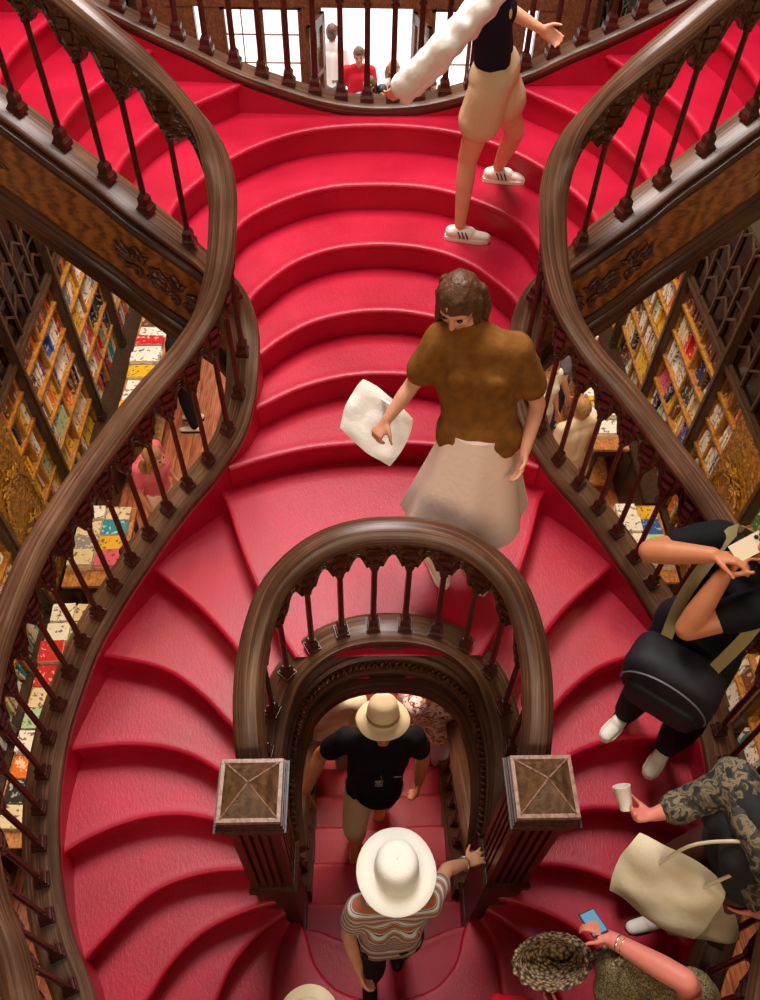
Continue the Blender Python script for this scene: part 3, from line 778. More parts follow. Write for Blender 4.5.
def book_T(bk):
    side, i, rj, kind, s, y, z, t, h, d, col, lean = bk
    if kind == 'stand':
        M = Matrix.Translation((s*(XF+.03+.004*((i+rj) % 5)), y+(abs(lean)*h*.9 if lean > 0 else 0)+(t if s < 0 else 0), z+.001+(t*abs(lean)))) @ Matrix.Rotation(lean, 4, 'X')
        if s < 0: M = M @ Matrix.Rotation(PI, 4, 'Z')
        return M
    # face-out: cover normal toward the hall
    M = Matrix.Translation((s*(XF+.05), y+d if s > 0 else y, z+.001)) @ Matrix.Rotation(s*.16, 4, 'Y')
    return M @ Matrix.Rotation(PI/2 if s < 0 else -PI/2, 4, 'Z') @ Matrix.Translation((0, -.02 if False else 0, 0))
scored = []
for bk in shelf_books:
    c = (bk[4]*(XF+.05), bk[5]+bk[7]/2, bk[6]+bk[8]/2); u, v, zz = pix(c)
    ok = (-20 < u < 780) and ((bk[4] < 0 and (u < 205 and v < 600 and v > 195+u*.78+10)) or (bk[4] > 0 and (u > 570 and v < 580 and v > 195+(760-u)*.78+10)))
    if bk[4] < 0 and v > 640-u*1.42+30: ok = ok and False
    if bk[4] > 0 and v > 540-(740-u)*1.30+10: ok = ok and False
    sz = (bk[7] if bk[3] == 'stand' else bk[9])*bk[8]/zz**2
    scored.append((0 if ok else 1, -sz, bk))
scored.sort(key=lambda a: (a[0], a[1]))
chosen = [b for a, _, b in scored[:205]]; chosen_ids = set(id(b) for b in chosen)
ordw = ['first', 'second', 'third', 'fourth', 'fifth', 'sixth', 'seventh', 'eighth', 'ninth', 'tenth']
def nth(k):
    if k < 10: return ordw[k]
    return str(k+1)+('th' if not (k+1) % 10 in (1, 2, 3) or 10 < (k+1) % 100 < 14 else {1: 'st', 2: 'nd', 3: 'rd'}[(k+1) % 10])
rown = ['lowest', 'second lowest', 'third lowest', 'third highest', 'second highest', 'highest']
byrow = {}
for b in shelf_books: byrow.setdefault((b[0], b[1], b[2]), []).append(b)
for k, L in byrow.items():
    L.sort(key=lambda b: -b[5])
    for j, b in enumerate(L):
        if id(b) not in chosen_ids: continue
        o = link('book', book_mesh(b[7], b[8], b[9], b[10])); o.matrix_world = book_T(b)
        tag(o, '%s book %s, %s from entrance, %s shelf, %s %s-wall bookcase' % (b[10], 'facing out' if b[3] == 'face' else 'upright' if not b[11] else 'leaning', nth(j), rown[b[2]], ordw[7-b[1]], b[0]), 'book', 'books on the %s shelves' % b[0])
mb = MB(); names = [n for n, _ in PAL]
for b in shelf_books:
    if id(b) in chosen_ids: continue
    book_mesh_into(mb, book_T(b), b[7], b[8], b[9], names.index(b[10]), len(names))
mats = [COVERS[n] for n in names]+[PAGES]
tag(link('books', mb.mesh('books', fix=False), mats), 'remaining densely packed books filling the bookcases on both walls', 'books', kind='stuff')
# things inside the glazed upper cabinets
GILT = plain('gilt', (170, 140, 80), .4, metal=.5, bump=.4, bscale=30)
for side, s in (('left', -1), ('right', 1)):
    for i in (2, 3, 4):
        for k in range(2):
            y = EDGES[i]+.32+k*.58; t_ = MB()
            t_.lathe([(.045, 0), (.05, .02), (.03, .04), (.055, .09), (.075, .15), (.06, .20), (.03, .23), (.045, .26)], 12)
            o = t_.build('ornamental_vase', GILT, None, 60, (s*(XF+.14), y, TOPZ+.052))
            tag(o, 'small gilt vase behind the cabinet glass, %s bookcase from the entrance, %s end, %s wall' % (ordw[7-i], 'far' if k else 'near', side), 'vase', 'vases in the glazed cabinets')

# ------------------------------------------------------------------ display tables with books
TW = wood('table_oak', (150, 92, 44), (224, 160, 96), grain=8)
def table(x0, x1, y0, y1, top, label):
    t = empty('display_table', ((x0+x1)/2, (y0+y1)/2, FLOOR_Z)); tag(t, label, 'table', 'book display tables'); hx, hy = (x1-x0)/2, (y1-y0)/2; H = top-FLOOR_Z
    m = MB(); m.box((-hx, -hy, H-.035), (hx, hy, H)); m.build('tabletop', TW, t)
    m = MB(); m.box((-hx+.03, -hy+.03, H-.14), (hx-.03, hy-.03, H-.036)); m.build('apron', DARKW, t)
    for sx in (-1, 1):
        for sy in (-1, 1):
            m = MB(); m.lathe([(.03, 0), (.022, .04), (.03, .10), (.024, H-.3), (.035, H-.25), (.035, H-.14)], 10); m.build('leg', DARKW, t, 50, (sx*(hx-.06), sy*(hy-.06), 0))
    m = MB(); m.box((-hx+.05, -hy+.05, .16), (hx-.05, hy-.05, .19)); m.build('lower_shelf', TW, t)
TTOP = -1.14
tables = [(-2.73, -2.36, 5.75, 7.95, 'long narrow book table below the left shelves, nearest the entrance'),
 (-2.83, -2.30, 3.95, 4.85, 'small wooden book table beside the woman in pink'),
 (-2.85, -2.38, 1.70, 3.75, 'book table seen between the balusters low on the left'),
 (2.34, 2.72, 5.6, 7.7, 'long narrow book table below the right shelves, nearest the entrance'),
 (2.36, 2.83, 3.95, 4.85, 'wooden book table beyond the rail on the right'),
 (2.36, 2.83, 1.6, 3.6, 'book table seen under the backpack on the right')]
for x0, x1, y0, y1, lb in tables: table(x0, x1, y0, y1, TTOP, lb)
_fm = {}
def flat_book(x, y, z, w, l, t, col, rz, label, grp):
    k = (w, l, t, col)
    if k not in _fm:
        mb = MB(); mb.cur = 0; mb.box((-w/2, -l/2, 0), (w/2, l/2, .003)); mb.box((-w/2, -l/2, t-.003), (w/2, l/2, t)); mb.box((-w/2-.002, -l/2, 0), (-w/2+.001, l/2, t)); mb.cur = 1; mb.box((-w/2+.001, -l/2+.003, .003), (w/2-.004, l/2-.003, t-.003))
        me = mb.mesh('book'); me.materials.append(COVERS[col]); me.materials.append(PAGES); _fm[k] = me
    o = link('book', _fm[k]); o.location = (x, y, z); o.rotation_euler = (0, 0, rz); tag(o, label, 'book', grp); return o
tr = random.Random(5)
tnames = ['far left table', 'middle left table', 'near left table', 'far right table', 'middle right table', 'near right table']
for ti, (x0, x1, y0, y1, lb) in enumerate(tables):
    y = y1-.09; row = 0; wide = x1-x0
    cols = 1 if wide < .42 else 2
    while y > y0+.09:
        depth = tr.choice([.15, .17, .19])
        for c in range(cols):
            w = (wide-.05)/cols-.02 if cols == 2 else wide-.06
            cx = x0+.03+w/2+c*(w+.02) if cols == 2 else (x0+x1)/2
            nst = tr.choice([1, 2, 2, 3]); z = TTOP+.001
            col = tr.choices(PAL, [9, 4, 4, 40, 14, 2, 2, 1, 3, 2, 5, 3, 3, 3, 1])[0][0]
            for q in range(nst):
                th = tr.choice([.02, .03, .04]); top_ = q == nst-1
                pos = 'topmost' if top_ and nst > 1 else ('alone' if nst == 1 else ('bottom' if q == 0 else 'middle'))
                flat_book(cx+tr.uniform(-.006, .006), y-depth/2+.06, z, round(w, 2), round(depth, 2), th, col, tr.uniform(-.05, .05),
                    '%s book %s, %s row from entrance%s, %s' % (col, 'lying alone' if nst == 1 else pos+' of its stack', nth(row), '' if cols == 1 else (', aisle side' if (c == (1 if x0 < 0 else 0)) else ', wall side'), tnames[ti]), 'books on the display tables')
                z += th+.0006
        y -= depth+.02; row += 1
# ------------------------------------------------------------------ people
def icap(mb, p0, p1, r0, r1, ax=None, k=1.0, n=14):
    """tapered capsule; ax,k : flatten by factor k along direction ax"""
    p0 = V3(p0); p1 = V3(p1); d = p1-p0; L = d.length
    t = d.normalized() if L > 1e-6 else V3((0, 0, 1))
    a = t.orthogonal().normalized()
    if ax is not None:
        a = (ax-t*ax.dot(t)); a = a.normalized() if a.length > 1e-4 else t.orthogonal().normalized()
    b = t.cross(a); rows = []
    for i in range(0, 5): th = -PI/2+i*PI/8*1.0; rows.append((p0+t*(r0*math.sin(th)), r0*math.cos(th)))
    for i in range(0, 5): th = i*PI/8; rows.append((p1+t*(r1*math.sin(th)), r1*math.cos(th)))
    vs = [p0-t*r0]; fs = []
    for c, r in rows[1:-1]:
        for i in range(n):
            an = 2*PI*i/n; vs.append(c+a*(math.cos(an)*r*(k if ax is not None else 1))+b*(math.sin(an)*r))
    vs.append(p1+t*r1); m = len(rows)-2
    for i in range(n): fs.append((0, 1+(i+1) % n, 1+i)); fs.append((len(vs)-1, 1+(m-1)*n+i, 1+(m-1)*n+(i+1) % n))
    for q in range(m-1):
        for i in range(n): j = (i+1) % n; fs.append((1+q*n+i, 1+q*n+j, 1+(q+1)*n+j, 1+(q+1)*n+i))
    mb.add(vs, fs)
def iell(mb, c, A, B, C, n=16, m=10):
    """ellipsoid with semi-axis vectors A,B,C"""
    c = V3(c); vs = [c-C]; fs = []
    for q in range(1, m):
        th = -PI/2+PI*q/m
        for i in range(n): an = 2*PI*i/n; vs.append(c+A*(math.cos(an)*math.cos(th))+B*(math.sin(an)*math.cos(th))+C*math.sin(th))
    vs.append(c+C)
    for i in range(n): fs.append((0, 1+(i+1) % n, 1+i)); fs.append((len(vs)-1, 1+(m-2)*n+i, 1+(m-2)*n+(i+1) % n))
    for q in range(m-2):
        for i in range(n): j = (i+1) % n; fs.append((1+q*n+i, 1+q*n+j, 1+(q+1)*n+j, 1+(q+1)*n+i))
    mb.add(vs, fs)
def fuse(mb, name, voxel=.007, smooth=4, disp=0.0, dscale=9, seed=0):
    me = mb.mesh(name+'_src', fix=True); o = bpy.data.objects.new('tmp', me); COL.objects.link(o)
    md = o.modifiers.new('r', 'REMESH'); md.mode = 'VOXEL'; md.voxel_size = voxel; md.use_smooth_shade = True
    dg = bpy.context.evaluated_depsgraph_get(); dg.update()
    out = bpy.data.meshes.new_from_object(o.evaluated_get(dg)); bpy.data.objects.remove(o); bpy.data.meshes.remove(me)
    out.name = name; n = len(out.vertices)
    co = np.empty(n*3); out.vertices.foreach_get('co', co); co = co.reshape(-1, 3)
    ed = np.empty(len(out.edges)*2, dtype=np.int64); out.edges.foreach_get('vertices', ed); ed = ed.reshape(-1, 2)
    deg = np.bincount(ed.ravel(), minlength=n).astype(float)[:, None]; deg[deg == 0] = 1
    for _ in range(smooth):
        s = np.zeros_like(co)
        for k in range(3): s[:, k] = np.bincount(ed[:, 0], weights=co[ed[:, 1], k], minlength=n)+np.bincount(ed[:, 1], weights=co[ed[:, 0], k], minlength=n)
        co = co*.4+(s/deg)*.6
    out.vertices.foreach_set('co', co.ravel()); out.update()
    if disp:
        nr = np.empty(n*3); out.vertices.foreach_get('normal', nr); nr = nr.reshape(-1, 3)
        off = V3((seed*3.1, seed*1.7, 0))
        h = np.array([noise.noise(V3((x*dscale, y*dscale, z*dscale*.6))+off)+.5*noise.noise(V3((x*dscale*2.3, y*dscale*2.3, z*dscale*1.4))+off) for x, y, z in co])
        co = co+nr*(h*disp)[:, None]; out.vertices.foreach_set('co', co.ravel()); out.update()
    out.polygons.foreach_set('use_smooth', [True]*len(out.polygons)); out.update(); return out
def skin(name, rgb): 
    m = plain(name, rgb, .5, .35, bump=.08, bscale=120, var=.06, vscale=14); b = m.node_tree.nodes['Principled BSDF']; b.inputs['Subsurface Weight'].default_value = .12; b.inputs['Subsurface Radius'].default_value = (.02, .008, .004); b.inputs['Subsurface Scale'].default_value = .3
    return m
SK_A = skin('skin_fair', (222, 160, 128)); SK_B = skin('skin_tan', (196, 124, 86)); SK_C = skin('skin_pink', (214, 128, 112))
HAIRB = plain('hair_brown', (92, 58, 36), .45, bump=.7, bscale=70, var=.3, vscale=30); HAIRD = plain('hair_dark', (30, 20, 16), .4, bump=.7, bscale=70); HAIRL = plain('hair_light', (170, 126, 80), .45, bump=.7, bscale=70, var=.25)
def cloth(n, rgb, **k): return plain(n, rgb, k.pop('rough', .85), .2, bump=k.pop('bump', .25), bscale=k.pop('bscale', 40), **k)
EYEM = plain('eye', (30, 22, 20), .15); LIPM = plain('lip', (170, 84, 76), .45)

def hand(mb, wr, d, nrm, thumb, size=1.0, curl=.35, spread=.16):
    """fingers as separate chains; nrm = palm normal (fingers curl towards it), thumb = sideways direction of the thumb"""
    d = d.normalized(); nrm = (nrm-d*nrm.dot(d)).normalized(); th = (thumb-d*thumb.dot(d)); th = (th-nrm*th.dot(nrm)).normalized(); s = size
    icap(mb, wr-d*.02*s, wr+d*.02*s, .026*s, .027*s, nrm, .72)
    for k in (-.026, -.009, .009, .026): icap(mb, wr+d*.018*s+th*k*.6*s, wr+d*.082*s+th*k*s, .0165*s, .0145*s, nrm, .85)
    for k, L, a0 in ((.029, .070, .10), (.010, .078, .03), (-.010, .072, -.05), (-.028, .058, -.14)):
        p = wr+d*.084*s+th*k*s; c = 0; dirv = (d+th*a0*spread/.16*1.0).normalized(); r = .0092*s
        for j, f in enumerate((.45, .32, .23)):
            c += curl*(1, 1.25, .8)[j]; dv = (dirv*math.cos(c)+nrm*math.sin(c)).normalized(); q = p+dv*L*f*s*1.0
            icap(mb, p, q, r, r*.93, n=10); p = q; r *= .92
    p = wr+d*.022*s+th*.026*s; dv = (d*.62+th*.72+nrm*.25).normalized(); q = p+dv*.040*s; icap(mb, p, q, .0145*s, .0115*s, n=10)
    dv2 = (d*.80+th*.45+nrm*(.25+curl*.5)).normalized(); icap(mb, q, q+dv2*.030*s, .0112*s, .0098*s, n=10); icap(mb, q+dv2*.030*s, q+dv2*.030*s+(dv2+nrm*curl*.6).normalized()*.022*s, .0098*s, .0082*s, n=10)

class Figure:
    def __init__(s, name_label, base, yaw, H=1.70, cat='person', group=None, female=False, **over):
        s.o = empty('person', base); tag(s.o, name_label, cat, group); s.base = V3(base); s.k = H/1.72; s.ak = 1.0; s.female = female
        F = V3((math.sin(yaw), math.cos(yaw), 0)); Rv = V3((F.y, -F.x, 0)); s.F = F; s.R = Rv; k = s.k
        def P(r, f, z): return s.base+Rv*(r*k)+F*(f*k)+V3((0, 0, z*k))
        w = .165 if female else .185; h = .095 if female else .09
        J = dict(anR=P(.10, -.02, .08), anL=P(-.10, -.02, .08), knR=P(.10, .015, .48), knL=P(-.10, .015, .48), hipR=P(h, 0, .90), hipL=P(-h, 0, .90), hip=P(0, 0, .95), waist=P(0, 0, 1.10), chest=P(0, .0, 1.28),
                 shR=P(w, -.01, 1.41), shL=P(-w, -.01, 1.41), neck=P(0, -.01, 1.47), head=P(0, .015, 1.61), elR=P(w+.06, -.03, 1.12), elL=P(-w-.06, -.03, 1.12), wrR=P(w+.07, .06, .87), wrL=P(-w-.07, .06, .87))
        for a, b in over.items(): J[a] = V3(b)
        s.J = J; s.fd = F.copy(); s.hu = V3((0, 0, 1)); s.footR = F.copy(); s.footL = F.copy(); s.hands = {}
    def loc(s, me_obj): me_obj.parent = s.o; me_obj.matrix_parent_inverse = Matrix.Translation(-s.base)
    def put(s, name, me, mat, parent=None):
        me.transform(Matrix.Translation(-s.base)); o = link(name, me, mat, s.o); return o
    def sub(s, name, mb, mat, parent, smooth=60):
        me = mb.mesh(name, smooth); me.transform(Matrix.Translation(-s.base)); return link(name, me, mat, parent)
    def headbasis(s):
        f = s.fd.normalized(); u = (s.hu-f*s.hu.dot(f)).normalized(); r = f.cross(u); return f, u, r
    def torso(s, mb, d=0.0, low=True, high=True):
        J = s.J; k = s.k; F = (J['shR']-J['shL']).cross(J['neck']-J['hip']).normalized(); r = (J['hipR']-J['hipL']).normalized(); sr = (J['shR']-J['shL']).normalized()
        if F.dot(s.F) < 0: F = -F
        fw = s.female
        if low: icap(mb, J['hip']-r*.062*k, J['hip']+r*.062*k, .105*k+d, .105*k+d, F, .95)
        wr = .082 if fw else .098
        icap(mb, J['hip']-r*.05*k, J['chest']-sr*.055*k, wr*k+d, (.098 if fw else .112)*k+d, F, .92); icap(mb, J['hip']+r*.05*k, J['chest']+sr*.055*k, wr*k+d, (.098 if fw else .112)*k+d, F, .92)
        icap(mb, J['chest']-sr*.06*k, J['chest']*.3+(J['shL'])*.7+sr*.02*k, .105*k+d, .070*k+d, F, .85); icap(mb, J['chest']+sr*.06*k, J['chest']*.3+(J['shR'])*.7-sr*.02*k, .105*k+d, .070*k+d, F, .85)
        icap(mb, J['shL']+sr*.01*k, J['shR']-sr*.01*k, .056*k+d, .056*k+d, F, .9)
        icap(mb, J['shL']+sr*.03*k, J['neck'], .052*k+d*.6, .050*k+d*.3, F, .9); icap(mb, J['shR']-sr*.03*k, J['neck'], .052*k+d*.6, .050*k+d*.3, F, .9)
        if fw:
            for sg in (-1, 1): iell(mb, J['chest']+sr*sg*.075*k+F*(.075*k+d*.8)+V3((0, 0, .0)), F*(.034*k), sr*(.060*k), V3((0, 0, .06*k)))
    def arm(s, mb, sd, d=0.0, upto=1.0, fore=0.0):
        J = s.J; k = s.k; a, b, c = J['sh'+sd], J['el'+sd], J['wr'+sd]; m = (.88 if s.female else 1)*s.ak
        e = a.lerp(b, min(upto, 1)); icap(mb, a, e, .052*k*m+d, (.052-.012*min(upto, 1))*k*m+d)
        if fore > 0: icap(mb, b, b.lerp(c, min(.3, fore)), .040*k*m+d, .041*k*m+d)
        if fore > .3: icap(mb, b.lerp(c, .3), b.lerp(c, fore), .041*k*m+d, (.045-.018*fore)*k*m+d)
    def leg(s, mb, sd, d=0.0, upto=1.0, low=0.0, flare=0.0):
        J = s.J; k = s.k; a, b, c = J['hip'+sd], J['kn'+sd], J['an'+sd]
        icap(mb, a, a.lerp(b, upto), .088*k+d, (.088-.032*upto)*k+d+flare)
        if low > 0:
            icap(mb, b, b.lerp(c, .35*min(1, low/.35) if low < .35 else .35), .054*k+d+flare, .053*k+d+flare)
            if low > .35: icap(mb, b.lerp(c, .35), b.lerp(c, low), .053*k+d+flare, (.053-.022*(low-.35)/.65)*k+d+flare)
    def body(s, mat, voxel=.008, face=True, eyes=True):
        mb = MB(); J = s.J; k = s.k; s.torso(mb)
        for sd in 'LR':
            s.arm(mb, sd, 0, 1, 1); s.leg(mb, sd, 0, 1, 1)
            b, c = J['el'+sd], J['wr'+sd]; d = (c-b).normalized(); H = s.hands.get(sd, {})
            side = s.R*(1 if sd == 'R' else -1)
            nrm = H.get('n', -side); th = H.get('t', s.F)
            hand(mb, c, H.get('d', d), nrm, th, k*(.92 if s.female else 1), H.get('curl', .3), H.get('spread', .16))
            ft = s.footR if sd == 'R' else s.footL; icap(mb, J['an'+sd]-V3((0, 0, .03*k)), J['an'+sd]+ft*.04*k-V3((0, 0, .045*k)), .026*k, .020*k)
        f, u, r = s.headbasis(); h = J['head']
        icap(mb, J['neck']-V3((0, 0, .03*k)), h-u*.06*k-f*.01*k, .052*k, .050*k)
        iell(mb, h+u*.022*k-f*.010*k, r*.076*k, f*.094*k, u*.098*k); iell(mb, h-u*.035*k+f*.022*k, r*.060*k, f*.066*k, u*.078*k)
        icap(mb, h-u*.095*k+f*.058*k-r*.012*k, h-u*.095*k+f*.058*k+r*.012*k, .021*k, .021*k)
        if face:
            icap(mb, h+u*.018*k+f*.086*k, h-u*.026*k+f*.103*k, .009*k, .0135*k); 
            for sg in (-1, 1):
                icap(mb, h-u*.028*k+f*.092*k, h-u*.028*k+f*.090*k+r*sg*.013*k, .008*k, .007*k)
                icap(mb, h+u*.026*k+f*.076*k+r*sg*.014*k, h+u*.026*k+f*.066*k+r*sg*.046*k, .011*k, .010*k)
                iell(mb, h+r*sg*.078*k-f*.004*k-u*.006*k, r*.010*k, f*.018*k, u*.030*k); iell(mb, h+r*sg*.036*k+f*.060*k-u*.030*k, r*.024*k, f*.020*k, u*.022*k)
            icap(mb, h-u*.058*k+f*.078*k-r*.018*k, h-u*.058*k+f*.078*k+r*.018*k, .009*k, .009*k)
        me = fuse(mb, 'body', voxel, 3); s.bodyo = s.put('body', me, mat)
        if face and eyes:
            for sg in (-1, 1):
                m2 = MB(); iell(m2, h+u*.008*k+f*.078*k+r*sg*.031*k, r*.013*k, f*.010*k, u*.007*k, 10, 6); s.sub('eye', m2, EYEM, s.bodyo)
            m2 = MB(); icap(m2, h-u*.058*k+f*.086*k-r*.017*k, h-u*.058*k+f*.086*k+r*.017*k, .005*k, .005*k); s.sub('mouth', m2, LIPM, s.bodyo)
        return s.bodyo
    def shirt(s, mat, sleeve=.55, d=.014, hem=True, voxel=.009, name='shirt', fore=0.0, long=0.0, disp=.006):
        mb = MB(); s.torso(mb, d); J = s.J; k = s.k
        for sd in 'LR':
            if sleeve: s.arm(mb, sd, d+.004, sleeve, fore)
        if long:
            r = (J['hipR']-J['hipL']).normalized(); icap(mb, J['hip']-r*.06, J['hip']-r*.065-V3((0, 0, long)), .11*k+d, .12*k+d, s.F, .95); icap(mb, J['hip']+r*.06, J['hip']+r*.065-V3((0, 0, long)), .11*k+d, .12*k+d, s.F, .95)
        return s.put(name, fuse(mb, name, voxel, 4, disp, 9, seed=len(bpy.data.objects) % 17), mat)
    def trousers(s, mat, upto=1.0, low=.96, d=.014, flare=.006, name='trousers', voxel=.009, disp=.005):
        mb = MB(); J = s.J; r = (J['hipR']-J['hipL']).normalized(); k = s.k
        icap(mb, J['hip']-r*.062*k, J['hip']+r*.062*k, .106*k+d, .106*k+d, s.F, .95)
        for sd in 'LR': s.leg(mb, sd, d, upto, low, flare)
        return s.put(name, fuse(mb, name, voxel, 4, disp, 8, seed=3), mat)
    def skirt(s, mat, length=.5, flare=.10, name='skirt'):
        mb = MB(); J = s.J; c = J['hip']; a = (J['knR']+J['knL'])*.5; d = (a-c).normalized(); n = 36; vs = []; fs = []
        b1 = s.R; b2 = s.F; rows = 10
        for q in range(rows+1):
            t = q/rows; cc = c+V3((0, 0, .06))+d*(length+.06)*t; rr = .125+flare*t
            for i in range(n): an = 2*PI*i/n; w_ = 1+.06*t*math.sin(an*7)+.03*t*math.sin(an*11+1); vs.append(cc+b1*math.cos(an)*rr*w_*1.15+b2*math.sin(an)*rr*w_)
        for q in range(rows):
            for i in range(n): j = (i+1) % n; fs.append((q*n+i, q*n+j, (q+1)*n+j, (q+1)*n+i))
        fs.append(tuple(range(n))); base_n = len(vs)
        inner = [v+(c+d*.3-v)*.03 for v in vs[n:]]; mb.add(vs, fs); 
        me = mb.mesh(name, 60); me.transform(Matrix.Translation(-s.base)); return link(name, me, mat, s.o)
    def shoes(s, mat, sole, stripe=None):
        J = s.J; k = s.k
        for sd in 'LR':
            ft = (s.footR if sd == 'R' else s.footL).normalized(); an = J['an'+sd]; mb = MB(); side = V3((ft.y, -ft.x, 0)); z = V3((0, 0, 1)); g = an-z*.08*k
            icap(mb, g-ft*.045*k+z*.045*k, g+ft*.06*k+z*.045*k, .038*k, .040*k, z, .95); icap(mb, g+ft*.05*k+z*.036*k, g+ft*.155*k+z*.030*k, .040*k, .034*k, z, .72)
            icap(mb, an-z*.02*k-ft*.01*k, g-ft*.02*k+z*.05*k, .036*k, .040*k)
            sh = s.put('shoe', fuse(mb, 'shoe', .006, 3), mat)
            m2 = MB(); n = 20; top = []; 
            prof = [(-.085, .0), (-.078, .030), (-.03, .038), (.03, .038), (.09, .044), (.14, .042), (.175, .026), (.188, 0)]
            loop_ = [(a, b) for a, b in prof]+[(a, -b) for a, b in prof[::-1][1:-1]]
            vs = [g+ft*a*k+side*b*k+z*.001 for a, b in loop_]+[g+ft*a*k+side*b*k+z*.022*k for a, b in loop_]; L = len(loop_)
            m2.add(vs, [tuple(range(L-1, -1, -1)), tuple(range(L, 2*L))]+[(i, (i+1) % L, L+(i+1) % L, L+i) for i in range(L)]); s.sub('sole', m2, sole, sh, 30)
            m3 = MB()
            for q in range(4):
                c = g+ft*(.035+.022*q)*k+z*(.079-.009*q)*k; m3.tube([c-side*.020*k-z*.004, c, c+side*.020*k-z*.004], .0028*k, 5)
            s.sub('laces', m3, sole, sh)
            if stripe:
                for sg in (-1, 1):
                    m4 = MB()
                    for q in range(3): c = g+ft*(.005+.022*q)*k+side*sg*.040*k+z*.045*k; m4.tube([c-ft*.010*k+z*.022*k, c+ft*.008*k-z*.018*k], .0042*k, 5)
                    s.sub('shoe_stripes', m4, stripe, sh)
    def hair(s, mat, style='short', length=.3):
        f, u, r = s.headbasis(); h = s.J['head']; k = s.k; mb = MB()
        iell(mb, h+u*.036*k-f*.018*k, r*.088*k, f*.100*k, u*.096*k); iell(mb, h-u*.01*k-f*.045*k, r*.082*k, f*.062*k, u*.090*k)
        if style == 'long':
            rr = random.Random(4)
            for q in range(-4, 5):
                a = h+r*q*.019*k-f*.070*k+u*.02*k; b = h+r*q*.024*k-f*.105*k-V3((0, 0, length*(1-.02*q*q))); mid_ = a.lerp(b, .5)-f*.02
                icap(mb, a, mid_, .026, .028); icap(mb, mid_, b, .028, .014)
            for sg in (-1, 1): icap(mb, h+r*sg*.078*k-f*.01*k+u*.03*k, h+r*sg*.085*k-f*.05*k-V3((0, 0, length*.7)), .022, .014)
        if style == 'bun': iell(mb, h-f*.115*k+u*.05*k, r*.045, f*.04, u*.045)
        o = s.put('hair', fuse(mb, 'hair', .007, 3, .006, 28, 2), mat)
        return o
    def sunhat(s, mat, brim=.165, crown=.085, ch=.10, band=None, droop=.02, name='hat', tilt=None):
        f, u, r = s.headbasis(); 
        if tilt is not None: u = tilt.normalized(); f = (f-u*f.dot(u)).normalized(); r = f.cross(u)
        c = s.J['head']+u*.055*s.k-f*.005; mb = MB(); n = 40; vs = []; fs = []
        prof = [(crown*1.02, -.035), (crown*1.08, .0), (brim*.80, -.006), (brim, -droop), (brim+.003, -droop-.004), (brim*.8, -.012), (crown*1.08, -.006)]
        outer = [(brim+.003, -droop-.004), (brim, -droop), (brim*.80, -.004), (crown*1.10, .001), (crown*1.04, .012), (crown*1.0, ch*.55), (crown*.90, ch*.86), (crown*.66, ch*.98), (crown*.35, ch*.97), (.002, ch*.93)]
        inner = [(brim*.8, -.012), (crown*1.06, -.006), (crown*.96, .0), (crown*.93, ch*.5), (crown*.6, ch*.9), (.002, ch*.87)][::-1]
        P_ = inner+outer
        for rr_, z in P_:
            for i in range(n):
                an = 2*PI*i/n; wv = (.004*math.sin(3*an+1)+.003*math.sin(5*an)) if rr_ > crown*1.2 else 0
                vs.append(c+r*math.cos(an)*rr_+f*math.sin(an)*rr_*1.08+u*(z+wv))
        for q in range(len(P_)-1):
            for i in range(n): j = (i+1) % n; fs.append((q*n+i, q*n+j, (q+1)*n+j, (q+1)*n+i))
        mb.add(vs, fs); o = s.sub(name, mb, mat, s.o, 70)
        if band:
            m2 = MB(); vs = []; 
            for rr_, z in ((crown*1.055, .010), (crown*1.045, .034)):
                for i in range(n): an = 2*PI*i/n; vs.append(c+r*math.cos(an)*rr_+f*math.sin(an)*rr_*1.08+u*z)
            m2.add(vs, [(i, (i+1) % n, n+(i+1) % n, n+i) for i in range(n)]); s.sub('hat_band', m2, band, o)
        return o
BLACK = cloth('black_cotton', (20, 19, 22)); BEIGE = cloth('beige_cotton', (222, 202, 166), var=.06); CREAM = cloth('cream_cotton', (232, 210, 182)); WHITEC = cloth('white_cotton', (240, 234, 226))
HATM = cloth('beige_canvas', (222, 202, 166), bscale=200); HATW = cloth('white_straw', (250, 246, 234), bscale=260, bump=.4); WHITEL = plain('white_leather', (236, 228, 214), .5); BLACKL = plain('black_rubber', (24, 22, 22), .5)
DENIM = cloth('dark_denim', (26, 27, 34)); NAVY = cloth('navy_jersey', (24, 26, 40)); OCHRE = cloth('ochre_knit', (126, 80, 30), var=.25, vscale=20); PALE = cloth('pale_pink_cotton', (244, 216, 200)); TANL = plain('tan_leather', (206, 112, 62), .5)
METAL = plain('watch_steel', (200, 196, 190), .25, metal=.9)
def stripes(name, cols, scale=26, axis='Z'):
    m, nt, b = new_mat(name); tc = nt.nodes.new('ShaderNodeTexCoord'); w_ = nt.nodes.new('ShaderNodeTexWave'); w_.wave_type = 'BANDS'; w_.bands_direction = axis; w_.inputs['Scale'].default_value = scale; w_.inputs['Distortion'].default_value = .6; w_.inputs['Detail'].default_value = 1
    r = nt.nodes.new('ShaderNodeValToRGB'); r.color_ramp.interpolation = 'CONSTANT'; e = r.color_ramp.elements; e[0].color = srgb(*cols[0]); e[1].position = 1/len(cols); e[1].color = srgb(*cols[1])
    for q in range(2, len(cols)): x = r.color_ramp.elements.new(q/len(cols)); x.color = srgb(*cols[q])
    nt.links.new(tc.outputs['Object'], w_.inputs['Vector']); nt.links.new(w_.outputs['Fac'], r.inputs['Fac']); nt.links.new(r.outputs['Color'], b.inputs['Base Color']); b.inputs['Roughness'].default_value = .85; return m
